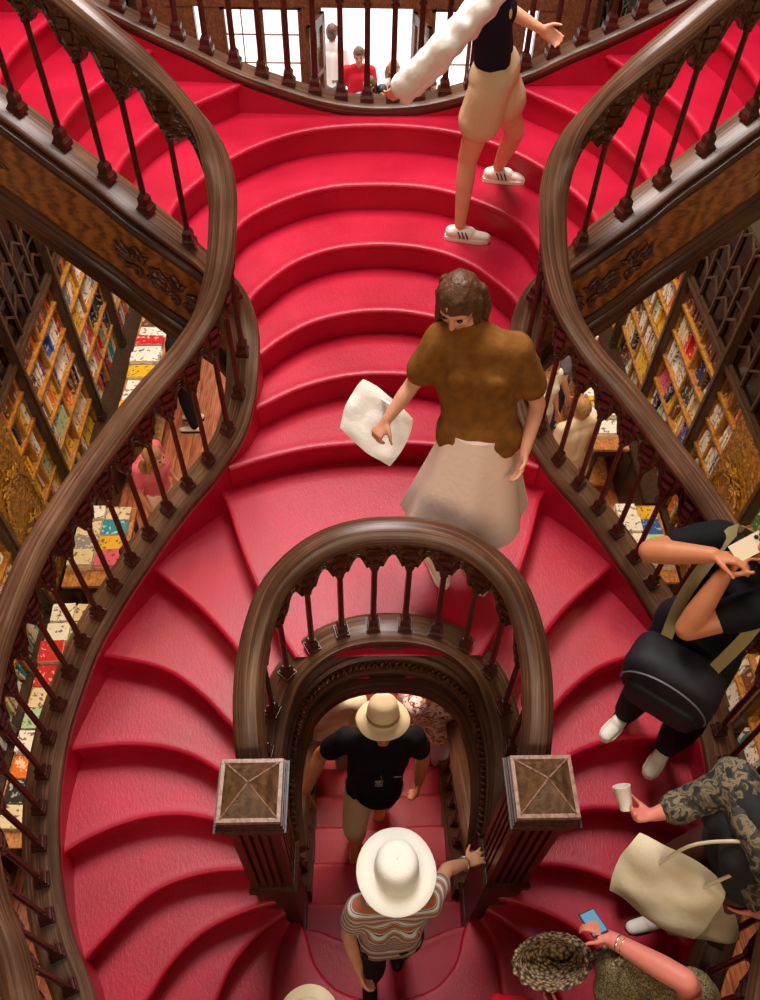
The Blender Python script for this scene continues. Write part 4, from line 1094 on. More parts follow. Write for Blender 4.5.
def blotch(name, cols, scale=18):
    m, nt, b = new_mat(name); tc = nt.nodes.new('ShaderNodeTexCoord'); w_ = nt.nodes.new('ShaderNodeTexNoise'); w_.inputs['Scale'].default_value = scale; w_.inputs['Distortion'].default_value = 1.5; w_.inputs['Detail'].default_value = 2
    r = nt.nodes.new('ShaderNodeValToRGB'); r.color_ramp.interpolation = 'CONSTANT'; e = r.color_ramp.elements; e[0].color = srgb(*cols[0]); e[1].position = .42; e[1].color = srgb(*cols[1])
    for q in range(2, len(cols)): x = r.color_ramp.elements.new(.42+.09*(q-1)); x.color = srgb(*cols[q])
    nt.links.new(tc.outputs['Object'], w_.inputs['Vector']); nt.links.new(w_.outputs['Fac'], r.inputs['Fac']); nt.links.new(r.outputs['Color'], b.inputs['Base Color']); b.inputs['Roughness'].default_value = .85; return m
def ring(mb, c, ax, r, t, n=24, k=1.0):
    ax = ax.normalized(); a = ax.orthogonal().normalized(); b = ax.cross(a); mb.tube([c+a*r*math.cos(2*PI*i/n)+b*r*math.sin(2*PI*i/n) for i in range(n+1)], t, 6, cap=False)

# --- visitor in the black T-shirt on the lower steps, climbing towards us
p = Figure('man in beige brimmed hat, black T-shirt and beige trousers climbing the lower steps', (-.07, 1.74, -5*R_), PI, 1.74,
    anR=(-.17, 1.60, -4*R_+.08), knR=(-.17, 1.56, -.24), anL=(-.0, 1.96, -5*R_+.08), knL=(.03, 1.80, -.45), hipR=(-.14, 1.70, .03), hipL=(.04, 1.73, .02), hip=(-.05, 1.72, .07), waist=(-.04, 1.73, .22), chest=(-.03, 1.76, .40),
    shR=(-.215, 1.80, .575), shL=(.165, 1.80, .575), neck=(-.02, 1.81, .635), head=(-.01, 1.80, .785), elR=(-.37, 1.80, .36), wrR=(-.465, 1.62, .225), elL=(.25, 1.82, .30), wrL=(.225, 1.72, .08))
p.fd = V3((.02, -.97, .12)); p.hu = V3((0, .1, 1)); p.ak = 1.12; p.hands['R'] = dict(d=V3((-.1, -.8, -.25)), n=V3((-.25, .1, -1)), t=V3((1, 0, 0)), curl=.45); p.hands['L'] = dict(n=V3((-1, 0, 0)), t=V3((0, -1, 0)), curl=.6)
p.body(SK_B, .0065); p.hair(HAIRD)
mb = MB(); p.torso(mb, .018); iell(mb, V3((-.035, 1.655, .19)), V3((.155, 0, 0)), V3((0, .13, 0)), V3((0, 0, .17)))
for sd in 'LR': p.arm(mb, sd, .022, .62)
sh = p.put('shirt', fuse(mb, 'shirt', .009, 4, .007, 9, 2), BLACK); p.trousers(BEIGE, 1, .97, .014, .012); p.shoes(TANL, WHITEL)
p.sunhat(HATM, .150, .088, .115, band=cloth('hat_band', (150, 126, 92)), droop=.012, tilt=V3((0, .40, 1)))
m_ = MB(); c = V3((-.03, 1.615, .40))
for s_ in (-1, 1): ring(m_, c+V3((.0, -.012, s_*.028)), V3((0, 1, .1)), .022, .0035, 16)
m_.tube([c+V3((0, -.012, -.006)), c+V3((0, -.012, .006))], .003, 6); m_.tube([c+V3((.02, -.01, .05)), c+V3((.01, .0, .09))], .002, 5); m_.tube([c+V3((.02, -.01, -.05)), c+V3((.024, -.01, .04))], .002, 5)
p.sub('sunglasses', m_, plain('sunglasses_frame', (150, 150, 156), .2), sh)
m_ = MB()
for q in range(6): m_.tube([V3((.055+q*.008, 1.622, .455)), V3((.060+q*.008, 1.620, .466 if q % 2 else .450))], .0016, 5)
p.sub('chest_print', m_, WHITEL, sh)

# --- visitor under the white sun hat, hand on the right newel
p = Figure('person in wide white sun hat and striped top, left hand on the right newel post', (.0, .74, 0), PI, 1.60,
    anR=(-.09, .70, .075), anL=(.07, .90, -R_+.075), knR=(-.09, .66, .43), knL=(.06, .78, .30), hipR=(-.09, .74, .80), hipL=(.07, .75, .80), hip=(-.01, .745, .84), waist=(-.01, .745, .97), chest=(.0, .76, 1.13),
    shR=(-.15, .775, 1.25), shL=(.155, .79, 1.25), neck=(.0, .80, 1.31), head=(.01, .86, 1.44), elR=(-.20, .72, 1.0), wrR=(-.15, .60, .86), elL=(.26, .96, 1.10), wrL=(.375, 1.03, .93), female=True)
p.fd = V3((.05, -.9, -.35)); p.hands['L'] = dict(d=V3((.62, .30, -.25)), n=V3((.25, .3, -1)), t=V3((-.2, 1, 0)), curl=.20, spread=.34); p.hands['R'] = dict(curl=.5)
p.body(SK_A, .006); p.shirt(stripes('striped_jersey', [(214, 208, 200), (60, 58, 62), (206, 200, 192), (120, 116, 120), (176, 92, 52)], 9), .55, .016, name='striped_top'); p.trousers(cloth('dark_trousers', (44, 38, 40)), 1, .92); p.shoes(BLACKL, BLACKL)
p.sunhat(HATW, .166, .090, .125, droop=.012, tilt=V3((0, .10, 1)))
m_ = MB(); ax = (p.J['wrL']-p.J['elL']).normalized(); ring(m_, p.J['wrL']-ax*.03, ax, .030, .006); p.sub('wristwatch', m_, METAL, p.bodyo)

# --- two visitors lower down, seen past the man
p = Figure('person in a cream shirt behind the man in black, left of the lower steps', (-.36, 2.30, -7*R_), .25, 1.70, chest=(-.34, 2.25, .02), neck=(-.33, 2.22, .19), head=(-.31, 2.26, .32), shR=(-.16, 2.24, .13), shL=(-.50, 2.20, .13), elL=(-.55, 2.16, -.15), wrL=(-.52, 2.30, -.38), elR=(-.14, 2.16, -.14), wrR=(-.18, 2.32, -.36))
p.body(SK_B, .009); p.hair(HAIRD); p.shirt(CREAM, .6, .022, long=.08); p.trousers(cloth('taupe_trousers', (150, 122, 96))); p.shoes(WHITEL, WHITEL)
p = Figure('person in a pale floral shirt and lilac trousers at the right of the lower steps', (.40, 2.38, -8*R_), PI+.5, 1.74, shR=(.22, 2.22, .10), shL=(.53, 2.30, .08), chest=(.38, 2.32, -.05), neck=(.37, 2.26, .15), head=(.33, 2.26, .28))
p.body(SK_A, .009); p.hair(HAIRB); p.shirt(blotch('floral_cotton', [(228, 206, 198), (226, 200, 190), (112, 60, 52), (200, 160, 150)], 16), .7, .026, long=.1); p.trousers(cloth('lilac_cotton', (206, 194, 226))); p.shoes(WHITEL, WHITEL)

# --- visitor in shorts on the upper part of the central flight
p = Figure('woman in beige shorts, dark top and striped white sneakers walking along the top red steps', (.58, 4.25, 13*R_), PI/2-.15, 1.72, female=True,
    anR=(.46, 4.18, 13*R_+.08), knR=(.47, 4.22, 13*R_+.48), anL=(.70, 4.52, 14*R_+.08), knL=(.73, 4.33, 14*R_+.40), hipR=(.53, 4.14, 3.20), hipL=(.59, 4.32, 3.20), hip=(.56, 4.22, 3.25), waist=(.53, 4.20, 3.40), chest=(.49, 4.16, 3.57),
    shR=(.49, 4.00, 3.71), shL=(.50, 4.33, 3.70), neck=(.48, 4.16, 3.78), head=(.52, 4.16, 3.92), elR=(.28, 3.95, 3.50), wrR=(.09, 3.98, 3.30), elL=(.60, 4.45, 3.47), wrL=(.80, 4.42, 3.38))
p.footR = V3((.98, -.18, 0)); p.footL = V3((.98, -.12, 0)); p.fd = V3((1, -.1, -.2)); p.hands['R'] = dict(curl=.4); p.hands['L'] = dict(curl=.5)
p.body(SK_A, .0065); p.hair(HAIRB, 'long', .22); p.shirt(NAVY, 0, .012, name='tank_top'); p.trousers(cloth('shorts_cotton', (214, 186, 146)), .42, 0, .022, .022, name='shorts'); p.shoes(WHITEL, WHITEL, stripe=BLACKL)
mb = MB(); 
for q in range(7):   # white shirt hanging off the trailing arm
    a = V3((.48, 4.00, 3.705)).lerp(V3((.28, 3.95, 3.50)), min(1, q/3)).lerp(V3((.12, 3.975, 3.335)), max(0, q-3)/3); icap(mb, a, a+V3((-.02, .02, -.12)), .056, .034)
    icap(mb, a+V3((0, 0, 0)), a+V3((-.05, 0, -.045)), .066, .060)
p.put('white_overshirt', fuse(mb, 'white_overshirt', .009, 12, .010, 14), WHITEC)

# --- visitor on the platform with a white bag
p = Figure('woman with long brown hair, ochre top and pale skirt coming down with a white bag', (.33, 2.32, 9*R_), PI-.35, 1.68, female=True,
    anR=(.24, 2.34, 9*R_+.08), anL=(.43, 2.30, 9*R_+.08), knR=(.26, 2.30, 2.06), knL=(.44, 2.26, 2.05), hipR=(.30, 2.36, 2.46), hipL=(.46, 2.34, 2.46), hip=(.38, 2.37, 2.55), waist=(.38, 2.41, 2.66), chest=(.35, 2.46, 2.80),
    shR=(.20, 2.50, 2.95), shL=(.49, 2.46, 2.93), neck=(.31, 2.52, 3.0), head=(.25, 2.53, 3.12), elR=(.08, 2.48, 2.72), wrR=(-.02, 2.40, 2.60), elL=(.62, 2.42, 2.68), wrL=(.56, 2.25, 2.55))
p.fd = V3((-.35, -.8, -.5)); p.hu = V3((-.15, -.2, 1)); p.hands['R'] = dict(curl=.7, n=V3((0, 0, -1)), t=V3((0, -1, 0)))
p.body(SK_A, .0065); p.hair(HAIRB, 'long', .34); p.shirt(OCHRE, .62, .030, name='top', long=.0, disp=.008); p.skirt(PALE, .44, .13); p.shoes(WHITEL, WHITEL)
bag = empty('tote_bag', (-.04, 2.45, 2.42)); tag(bag, 'white flat cloth bag carried by the woman in the ochre top', 'bag')
mb = MB(); n = 10
def sheet(mb, c, u, v, w, nu=12, nv=12, amp=.015, thick=.03, seed=1):
    vs = []; fs = []
    for sgn in (1, -1):
        for i in range(nu+1):
            for j in range(nv+1):
                a, b = i/nu*2-1, j/nv*2-1; e = (1-a**6)*(1-b**6); a_, b_ = a*math.sqrt(1-b*b*.22), b*math.sqrt(1-a*a*.22)
                vs.append(c+u*a_*1.06+v*b_*1.06+w*(sgn*thick*.5*e+amp*noise.noise(V3((a*1.6+seed, b*1.6, seed)))))
    N_ = (nu+1)*(nv+1)
    for s_ in (0, 1):
        for i in range(nu):
            for j in range(nv):
                q = s_*N_+i*(nv+1)+j; f_ = (q, q+1, q+nv+2, q+nv+1); fs.append(f_ if s_ == 0 else f_[::-1])
    edge = [i*(nv+1) for i in range(nu+1)]+[nu*(nv+1)+j for j in range(1, nv+1)]+[i*(nv+1)+nv for i in range(nu-1, -1, -1)]+[j for j in range(nv-1, 0, -1)]
    for a, b in zip(edge, edge[1:]+edge[:1]): fs.append((a, b, N_+b, N_+a))
    mb.add(vs, fs)
sheet(mb, V3((-.02, .03, .08)), V3((.12, -.05, -.08)), V3((.055, .08, .08)), V3((-.3, -.8, .5)).normalized(), amp=.03)
mb.build('bag_body', WHITEC, bag, 60)
mb = MB(); mb.tube([V3((.06, .06, .14)), V3((.07, .02, .18)), V3((.04, .02, .20)), V3((.0, .10, .16))], .006, 6); mb.build('bag_handle', WHITEC, bag, 60)

# --- photographer with the backpack on the right-hand flight
p = Figure('person in black T-shirt and dark jeans photographing with raised arms at the right rail', (1.33, 1.66, 6*R_), PI+.95, 1.72,
    anR=(1.25, 1.70, 6*R_+.08), anL=(1.42, 1.52, 6*R_+.08), knR=(1.24, 1.68, 1.52), knL=(1.40, 1.50, 1.50), hipR=(1.29, 1.78, 1.96), hipL=(1.42, 1.62, 1.95), hip=(1.355, 1.70, 2.01), waist=(1.38, 1.71, 2.16), chest=(1.42, 1.72, 2.34),
    shR=(1.315, 1.86, 2.47), shL=(1.515, 1.58, 2.46), neck=(1.43, 1.71, 2.54), head=(1.42, 1.70, 2.69), elR=(1.02, 1.80, 2.47), wrR=(1.20, 1.70, 2.585), elL=(1.16, 1.55, 2.29), wrL=(1.24, 1.64, 2.53))
p.footR = V3((-.75, -.66, 0)); p.footL = V3((-.66, -.75, 0)); p.fd = V3((-.55, -.65, -.25))
p.ak = 1.22; p.hands['R'] = dict(d=V3((.75, -.35, .25)), n=V3((.1, -.4, -.9)), t=V3((-.1, -.75, .3)), curl=.42); p.hands['L'] = dict(d=V3((.45, .35, .55)), n=V3((.6, -.3, -.4)), t=V3((.1, -.9, .2)), curl=.42)
p.body(SK_B, .0058); p.hair(HAIRD); p.shirt(BLACK, .58, .016); p.trousers(DENIM, 1, .97, .018, .014); p.shoes(WHITEL, WHITEL, stripe=BLACKL)
m_ = MB(); ax = (p.J['wrL']-p.J['elL']).normalized(); ring(m_, p.J['wrL']-ax*.03, ax, .031, .0035); p.sub('bracelet', m_, METAL, p.bodyo)
m_ = MB(); ax = (p.J['wrR']-p.J['elR']).normalized(); ring(m_, p.J['wrR']-ax*.05, ax, .034, .002); p.sub('hair_tie', m_, BLACKL, p.bodyo)
ph = empty('smartphone', (1.325, 1.70, 2.65)); ph.rotation_euler = Matrix(((.62, -.60, -.50), (.45, -.25, .855), (-.64, -.757, .12))).to_euler() if False else (0, 0, 0)
tag(ph, 'pale smartphone with three camera lenses held up by the person in black', 'phone')
nz = V3((-.30, -.45, .84)).normalized(); ux = V3((.80, .25, .45)); ux = (ux-nz*ux.dot(nz)).normalized(); uy = nz.cross(ux)
PM = Matrix(((ux.x, uy.x, nz.x, 0), (ux.y, uy.y, nz.y, 0), (ux.z, uy.z, nz.z, 0), (0, 0, 0, 1)))
m_ = MB(); m_.box((-.074, -.036, -.004), (.074, .036, .004), PM); m_.build('phone_body', plain('phone_beige', (226, 208, 178), .35), ph)
for a, b in ((.050, .018), (.030, .018), (.040, .001)):
    m_ = MB(); m_.lathe([(.0085, .004), (.0085, .0062), (.006, .0064)], 14, PM @ Matrix.Translation((a, b, 0))); m_.build('camera_lens', BLACKL, ph, 40)
bp = empty('backpack', (1.20, 1.50, 1.93)); tag(bp, 'large charcoal backpack with khaki straps carried on the front of the person in black', 'backpack')
A = V3((.165, -.125, .0)); U = V3((-.035, -.02, .215)); W_ = V3((-.075, -.095, .0)); c = V3((0, 0, 0))
def superell(mb, c, A, B, C, e1=.5, e2=.5, n=36, m=20):
    sp = lambda v, e_: math.copysign(abs(v)**e_, v); vs = [c-C]; fs = []
    for q in range(1, m):
        th = -PI/2+PI*q/m
        for i in range(n): an = 2*PI*i/n; vs.append(c+A*(sp(math.cos(an), e2)*sp(math.cos(th), e1))+B*(sp(math.sin(an), e2)*sp(math.cos(th), e1))+C*sp(math.sin(th), e1))
    vs.append(c+C)
    for i in range(n): fs.append((0, 1+(i+1) % n, 1+i)); fs.append((len(vs)-1, 1+(m-2)*n+i, 1+(m-2)*n+(i+1) % n))
    for q in range(m-2):
        for i in range(n): j = (i+1) % n; fs.append((1+q*n+i, 1+q*n+j, 1+(q+1)*n+j, 1+(q+1)*n+i))
    mb.add(vs, fs)
mb = MB(); superell(mb, c, A, W_, U, .6, .55)
PACK = plain('charcoal_nylon', (34, 34, 39), .6, .3, bump=.2, bscale=300)
link('pack_body', fuse(mb, 'pack_body', .008, 3, .010, 6), PACK, bp)
mb = MB(); superell(mb, c+W_*.86-U*.30, A*.78, W_*.35, U*.52, .5, .5); link('front_pocket', fuse(mb, 'front_pocket', .007, 3, .005, 8), PACK, bp)
mb = MB()
mb.tube([c+A*(1.01*math.sin(t_))*.90+W_*.92+U*1.0*math.cos(t_)*.80 for t_ in [q*.18-1.6 for q in range(19)]], .0045, 6); mb.build('zip', plain('grey_zip', (96, 96, 104), .4), bp, 60)
def strap(mb, pts, w, t):
    pts = resample(spline(pts, 6), count=24)
    vs = []; fs = []
    for i, q in enumerate(pts):
        d = (pts[min(i+1, 23)]-pts[max(i-1, 0)]).normalized(); sd = d.cross(V3((-.5, -.6, .6))).normalized(); nn = sd.cross(d)
        for a, b in ((-w, -t), (w, -t), (w, t), (-w, t)): vs.append(q+sd*a+nn*b)
    for i in range(23):
        for j in range(4): k = (j+1) % 4; fs.append((i*4+j, i*4+k, i*4+4+k, i*4+4+j))
    fs += [(3, 2, 1, 0), (92, 93, 94, 95)]; mb.add(vs, fs)
B0 = V3(bp.location)
mb = MB(); strap(mb, [V3((1.14, 1.60, 2.10))-B0, V3((1.17, 1.68, 2.28))-B0, V3((1.25, 1.765, 2.47))-B0, V3((1.335, 1.84, 2.545))-B0, V3((1.45, 1.88, 2.46))-B0], .024, .005); mb.build('shoulder_strap', cloth('khaki_webbing', (150, 136, 96)), bp)
mb = MB(); strap(mb, [V3((1.30, 1.46, 2.10))-B0, V3((1.36, 1.49, 2.30))-B0, V3((1.44, 1.56, 2.50))-B0, V3((1.52, 1.61, 2.545))-B0, V3((1.60, 1.68, 2.44))-B0], .024, .005); mb.build('shoulder_strap', bpy.data.materials['khaki_webbing'], bp)

# --- visitor lower on the right-hand flight with cup and pale bag
CAMO = blotch('mottled_print', [(38, 36, 32), (66, 62, 54), (128, 112, 86), (92, 84, 66), (46, 44, 40)], 22)
p = Figure('person in mottled print shirt and dark top reaching out with a white cup', (1.40, .86, 4*R_), PI*1.5-.25, 1.66,
    anR=(1.30, .98, 4*R_+.08), anL=(1.33, .80, 4*R_+.08), knR=(1.28, .96, 1.16), knL=(1.30, .78, 1.15), hipR=(1.40, .94, 1.58), hipL=(1.41, .77, 1.58), hip=(1.405, .86, 1.62), waist=(1.36, .86, 1.77), chest=(1.31, .87, 1.95),
    shR=(1.27, 1.02, 2.08), shL=(1.33, .72, 2.07), neck=(1.30, .87, 2.13), head=(1.36, .84, 2.27), elR=(1.13, .985, 1.93), wrR=(1.0, .955, 1.895), elL=(1.46, .60, 1.86), wrL=(1.42, .66, 1.62), female=True)
p.footR = V3((-.95, -.2, 0)); p.footL = V3((-.95, -.2, 0)); p.ak = 1.15; p.hands['R'] = dict(d=V3((-.9, -.05, .1)), n=V3((0, .35, .9)), t=V3((0, 1, -.3)), curl=.6)
p.body(SK_C, .006); p.hair(HAIRB, 'long', .2); p.shirt(cloth('dark_grey_top', (44, 44, 46)), 0, .024, name='tank_top'); p.trousers(cloth('brown_trousers', (92, 52, 40)), 1, .9); p.shoes(WHITEL, BLACKL)
mb = MB(); 
for sd in 'LR': p.arm(mb, sd, .024, 1, .38 if sd == 'R' else .2)
J = p.J; icap(mb, J['shR'], J['shL'], .085, .085); icap(mb, J['chest']+V3((.06, .10, 0)), J['hip']+V3((.06, .13, .02)), .085, .10); icap(mb, J['chest']+V3((.06, -.10, 0)), J['hip']+V3((.06, -.13, .02)), .085, .10); icap(mb, J['chest']+V3((-.02, .13, .02)), J['hip']+V3((-.02, .15, .10)), .06, .06)
p.put('open_shirt', fuse(mb, 'open_shirt', .008, 4, .014, 12, 5), CAMO)
cup = empty('cup', (.893, .970, 1.91)); cup.rotation_euler = (-1.0, -.35, 0); tag(cup, 'small white paper cup held out over the right-hand red steps', 'cup')
mb = MB(); mb.lathe([(.024, 0), (.033, .085), (.035, .088), (.035, .092), (.031, .092), (.030, .085), (.022, .006), (.002, .006)], 20); mb.build('cup_body', WHITEL, cup, 50); mb = MB(); mb.lathe([(.0245, .001), (.0255, .008), (.0205, .008)], 20); mb.build('cup_base', WHITEL, cup, 50)
tb = empty('shoulder_bag', (1.13, .77, 1.55)); tag(tb, 'large pale beige folded bag hanging beside the person in the mottled shirt', 'bag')
mb = MB(); sheet(mb, V3((-.02, .0, .0)), V3((.17, -.10, -.02)), V3((.06, .09, .10)), V3((-.35, -.55, .75)).normalized(), amp=.05, thick=.09, seed=3); mb.build('bag_body', cloth('cream_canvas', (226, 212, 180)), tb, 60)
mb = MB(); sheet(mb, V3((.10, -.06, -.09)), V3((.15, -.02, .02)), V3((-.05, .10, .08)), V3((-.3, -.55, .7)).normalized(), amp=.05, thick=.06, seed=6); mb.build('bag_flap', cloth('taupe_canvas', (176, 158, 128)), tb, 60)
mb = MB(); mb.tube(resample(spline([V3((-.08, .06, .06)), V3((.0, .08, .30)), V3((.10, .04, .50)), V3((.19, -.01, .62)), V3((.26, -.06, .60))], 6), count=16), .007, 8); mb.tube(resample(spline([V3((.10, -.02, .06)), V3((.16, -.02, .34)), V3((.20, -.04, .56)), V3((.26, -.08, .60))], 6), count=16), .007, 8); mb.build('bag_strap', bpy.data.materials['cream_canvas'], tb, 60)

# --- visitor at the bottom edge with crochet bag
WEAVE = None
def weave_mat():
    m, nt, b = new_mat('crochet_cord'); tc = nt.nodes.new('ShaderNodeTexCoord'); v = nt.nodes.new('ShaderNodeTexVoronoi'); v.inputs['Scale'].default_value = 60
    r = nt.nodes.new('ShaderNodeValToRGB'); e = r.color_ramp.elements; e[0].color = srgb(206, 178, 136); e[0].position = .1; e[1].color = srgb(70, 46, 32); e[1].position = .75
    bu = nt.nodes.new('ShaderNodeBump'); bu.inputs['Strength'].default_value = 1; bu.inputs['Distance'].default_value = .02; bu.invert = True
    nt.links.new(tc.outputs['Object'], v.inputs['Vector']); nt.links.new(v.outputs['Distance'], r.inputs['Fac']); nt.links.new(r.outputs['Color'], b.inputs['Base Color']); nt.links.new(v.outputs['Distance'], bu.inputs['Height']); nt.links.new(bu.outputs['Normal'], b.inputs['Normal']); b.inputs['Roughness'].default_value = .8; return m
WEAVE = weave_mat(); TWEED = blotch('olive_tweed', [(70, 60, 36), (96, 84, 52), (140, 124, 84), (60, 50, 34)], 60)
p = Figure('person in olive patterned top holding a phone at the bottom right', (.98, .30, 2*R_), -.35, 1.58,
    anR=(1.02, .20, 3*R_+.08), anL=(.88, .22, 2*R_+.08), knR=(1.05, .22, .95), knL=(.92, .24, .85), hipR=(1.08, .26, 1.27), hipL=(.93, .30, 1.26), hip=(1.0, .28, 1.31), waist=(.98, .34, 1.42), chest=(.93, .42, 1.54),
    shR=(1.08, .36, 1.66), shL=(.84, .47, 1.62), neck=(1.0, .36, 1.72), head=(1.04, .26, 1.82), elR=(.99, .40, 1.86), wrR=(.79, .555, 1.74), elL=(.80, .28, 1.40), wrL=(.66, .36, 1.36), female=True)
p.fd = V3((-.4, .8, -.4)); p.ak = 1.35; p.hands['R'] = dict(d=V3((-.75, .55, .05)), n=V3((-.5, -.2, -.8)), t=V3((-.9, -.3, .2)), curl=.5); p.hands['L'] = dict(curl=.6)
p.body(SK_C, .006); p.hair(HAIRB); p.shirt(TWEED, .35, .03, disp=.012, name='top'); p.skirt(TWEED, .5, .08); p.shoes(BLACKL, BLACKL)
m_ = MB(); ax = (p.J['wrR']-p.J['elR']).normalized(); ring(m_, p.J['wrR']-ax*.03, ax, .029, .004); ring(m_, p.J['wrR']-ax*.05, ax, .030, .003); p.sub('bracelet', m_, METAL, p.bodyo)
ph = empty('smartphone', (.735, .61, 1.735)); tag(ph, 'blue-lit smartphone in the hand at the bottom right', 'phone')
m_ = MB(); PM2 = Matrix.Rotation(.35, 4, 'Z') @ Matrix.Rotation(-.45, 4, 'X'); m_.box((-.032, -.052, -.004), (.032, .052, .004), PM2); m_.build('phone_body', BLACKL, ph)
m_ = MB(); m_.box((-.029, -.046, .0042), (.029, .046, .0048), PM2); m_.build('phone_screen', emis('phone_screen', (70, 130, 160), .22), ph)
cb = empty('crochet_bag', (.64, .545, 1.42)); tag(cb, 'chunky crochet bag in brown and straw cord at the bottom edge', 'bag')
mb = MB(); n = 30; R_s = []
for q in range(15):
    t = q/14; rr_ = .035+.10*math.sin(min(1, t*1.25+.1)*PI/2); R_s.append((rr_, -.10+.19*t))
R_s += [(R_s[-1][0]-.014, .085), (R_s[-1][0]-.03, .0), (.05, -.07)]
TM = Matrix.Rotation(-.5, 4, 'Y') @ Matrix.Rotation(.35, 4, 'X') @ Matrix.Diagonal((1.15, .72, 1, 1))
vs = []; fs = []
for qi, (rr_, z) in enumerate(R_s):
    for i in range(n*2): an = PI*i/n; w_ = rr_*(1+(.05*math.cos(i*PI/2.0+qi*PI) if qi < 15 else 0)); vs.append(TM @ V3((w_*math.cos(an), w_*math.sin(an), z)))
for q in range(len(R_s)-1):
    for i in range(2*n): j = (i+1) % (2*n); fs.append((q*2*n+i, q*2*n+j, (q+1)*2*n+j, (q+1)*2*n+i))
fs.append(tuple(range(2*n-1, -1, -1))); mb.add(vs, fs); mb.build('bag_body', WEAVE, cb, 60)
mb = MB(); mb.tube([TM @ V3((.13, 0, .08)), V3((.16, .0, .2)), V3((.20, -.04, .30)), V3((.14, -.08, .34))], .012, 8); mb.build('bag_handle', WEAVE, cb, 60)
# red jumper hanging at the very bottom edge
rj = empty('jumper', (.50, .33, 1.10)); tag(rj, 'bright red knitted jumper hung over the arm at the bottom edge', 'jumper')
mb = MB(); icap(mb, (-.06, .08, .0), (.12, .02, -.05), .055, .09); icap(mb, (.05, .0, -.05), (.05, -.05, -.35), .10, .08); link('knit_body', fuse(mb, 'knit_body', .009, 4, .012, 9), cloth('red_knit', (176, 10, 26)), rj)
mb = MB(); icap(mb, (-.06, .08, .0), (-.10, .05, -.22), .045, .035); link('sleeve', fuse(mb, 'sleeve', .009, 4, .01, 9), bpy.data.materials['red_knit'], rj)

p = Figure('child in a pale canvas sun hat at the bottom edge, left of the striped person', (-.36, .37, 0), PI, 1.16)
p.body(SK_A, .008); p.shirt(CREAM, .6, .02); p.trousers(BEIGE); p.shoes(WHITEL, WHITEL); p.sunhat(HATM, .135, .085, .10, droop=.02)
# --- visitors on the ground floor
def floor_person(label, x, y, yaw, H, top, legs, hair_, style='short', sk=SK_A, group='visitors on the ground floor', female=False, **over):
    q = Figure(label, (x, y, FLOOR_Z), yaw, H, group=group, female=female, **over)
    for key, v in getattr(q, 'ov', {}).items(): pass
    q.body(sk, .011, face=True, eyes=True); q.hair(hair_, style, .22); q.shirt(top, .6, .016, voxel=.012); q.trousers(legs, voxel=.012); q.shoes(WHITEL, BLACKL); return q
PINK = cloth('pink_cotton', (226, 110, 124)); REDP = cloth('red_polo', (206, 30, 44)); GREYT = cloth('grey_cotton', (120, 118, 124)); VIO = cloth('violet_cotton', (96, 84, 140)); BLUEJ = cloth('blue_jeans', (64, 82, 120))
floor_person('woman in pink top and pale trousers at the left book tables', -2.12, 5.02, PI*.62, 1.66, PINK, PALE, HAIRL, 'long', female=True, neck=(-2.04, 4.92, -.52), head=(-1.99, 4.86, -.42), chest=(-2.06, 4.98, -.70))
floor_person('woman in violet top beside the near left book table', -2.02, 3.82, PI*.9, 1.62, VIO, WHITEC, HAIRB, 'long', female=True)
floor_person('dark-haired person in black at the far end of the left shelves', -2.10, 6.75, -PI*.5, 1.72, BLACK, DENIM, HAIRD)
floor_person('dark-haired visitor reading beside the right shelves', 2.12, 6.62, PI*.5, 1.68, GREYT, BLUEJ, HAIRD)
floor_person('woman in white at the foot of the right rail', 1.80, 6.05, PI*.8, 1.70, WHITEC, PALE, HAIRL, 'long', female=True)
floor_person('visitor in cream shirt behind the right balusters', 2.02, 5.45, -.4, 1.68, CREAM, PALE, HAIRL, sk=SK_A)
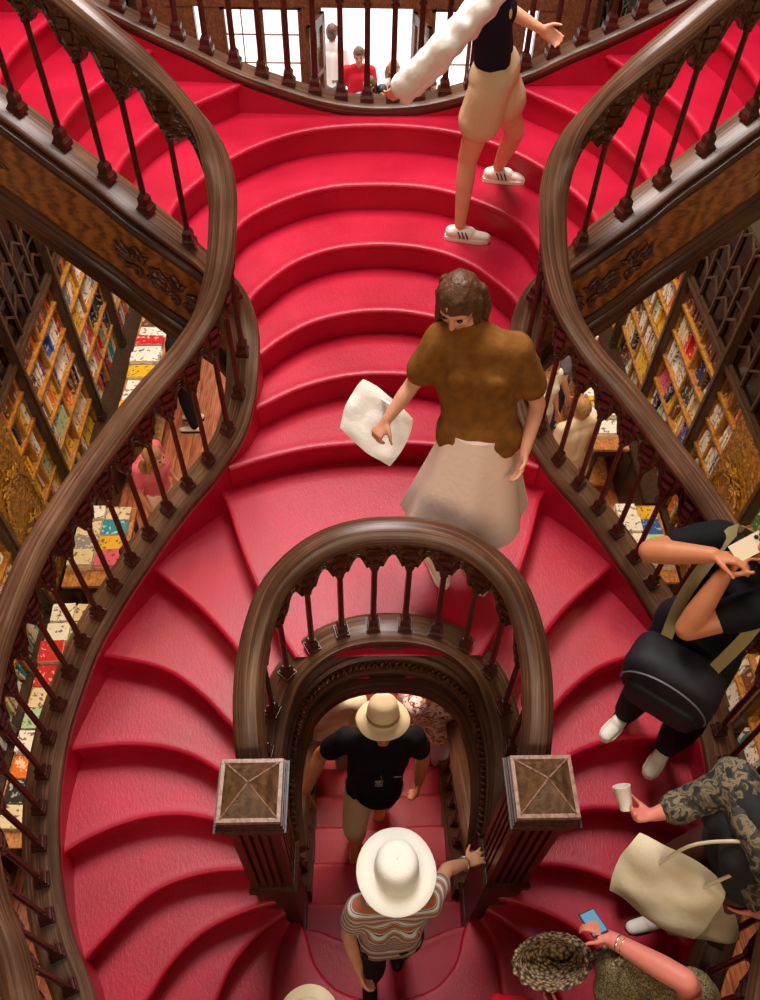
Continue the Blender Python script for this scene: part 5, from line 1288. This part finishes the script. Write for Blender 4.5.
# entrance
floor_person('man in a red polo shirt in the entrance doorway', -.10, 12.9, PI, 1.80, REDP, DENIM, HAIRB, sk=SK_B, group='visitors in the entrance')
floor_person('woman in grey with brown hair in the entrance doorway', .05, 12.15, PI+.3, 1.70, GREYT, BLACK, HAIRB, 'long', female=True, group='visitors in the entrance')
floor_person('child in dark top beside the woman in grey at the entrance', .24, 12.2, PI-.2, 1.56, BLACK, DENIM, HAIRD, group='visitors in the entrance')
floor_person('girl in white with red lanyard at the right of the entrance', .42, 12.5, PI-.3, 1.78, WHITEC, BLACK, HAIRL, 'long', female=True, group='visitors in the entrance')
floor_person('person in black seen through the right entrance window side', .98, 12.3, PI-.5, 1.62, BLACK, BLACK, HAIRD, group='visitors in the entrance')
floor_person('person in pale grey standing outside at the left of the doorway', -.52, 13.6, .3, 1.85, WHITEC, GREYT, HAIRB, group='visitors in the entrance')
# ------------------------------------------------------------------ light and view
sc.view_settings.view_transform = 'Standard'; sc.view_settings.look = 'None'; sc.view_settings.gamma = 1; sc.view_settings.exposure = 0
sc.view_settings.use_curve_mapping = False
w = bpy.data.worlds.new('world'); sc.world = w; w.use_nodes = True
w.node_tree.nodes['Background'].inputs[0].default_value = (.9, .95, 1, 1); w.node_tree.nodes['Background'].inputs[1].default_value = 1.0
def area(name, loc, size, power, col, rot=(0, 0, 0)):
    l = bpy.data.lights.new(name, 'AREA'); l.shape = 'RECTANGLE'; l.size = size[0]; l.size_y = size[1]; l.energy = power; l.color = col
    o = bpy.data.objects.new(name, l); COL.objects.link(o); o.location = loc; o.rotation_euler = rot; return o
area('skylight_lamp', (-.4, 5.2, 8.3), (2.0, 3.8), 640, (1, .95, .9))
area('street_daylight', (0, 16, 7), (12, 8), 2400, (1, 1, 1))
for s in (-1, 1):
    area('gallery_lamp', (s*2.15, 5.6, 2.9), (.25, 5.5), 130, (1, .72, .40), (0, s*-.55, 0))
    area('gallery_lamp', (s*1.9, 2.2, .9), (.2, 3.0), 22, (1, .75, .45), (0, s*-.5, 0))
area('lower_flight_fill', (0, 2.6, 1.2), (.6, .5), 26, (1, .85, .7))  # added fill under the platform to brighten the lower flight, no real fitting
area('rear_fill', (0, -2.2, 5.2), (4, 1.0), 120, (1, .78, .55), (math.radians(70), 0, 0))  # unseen fill added behind the camera to lift the side panels and newels
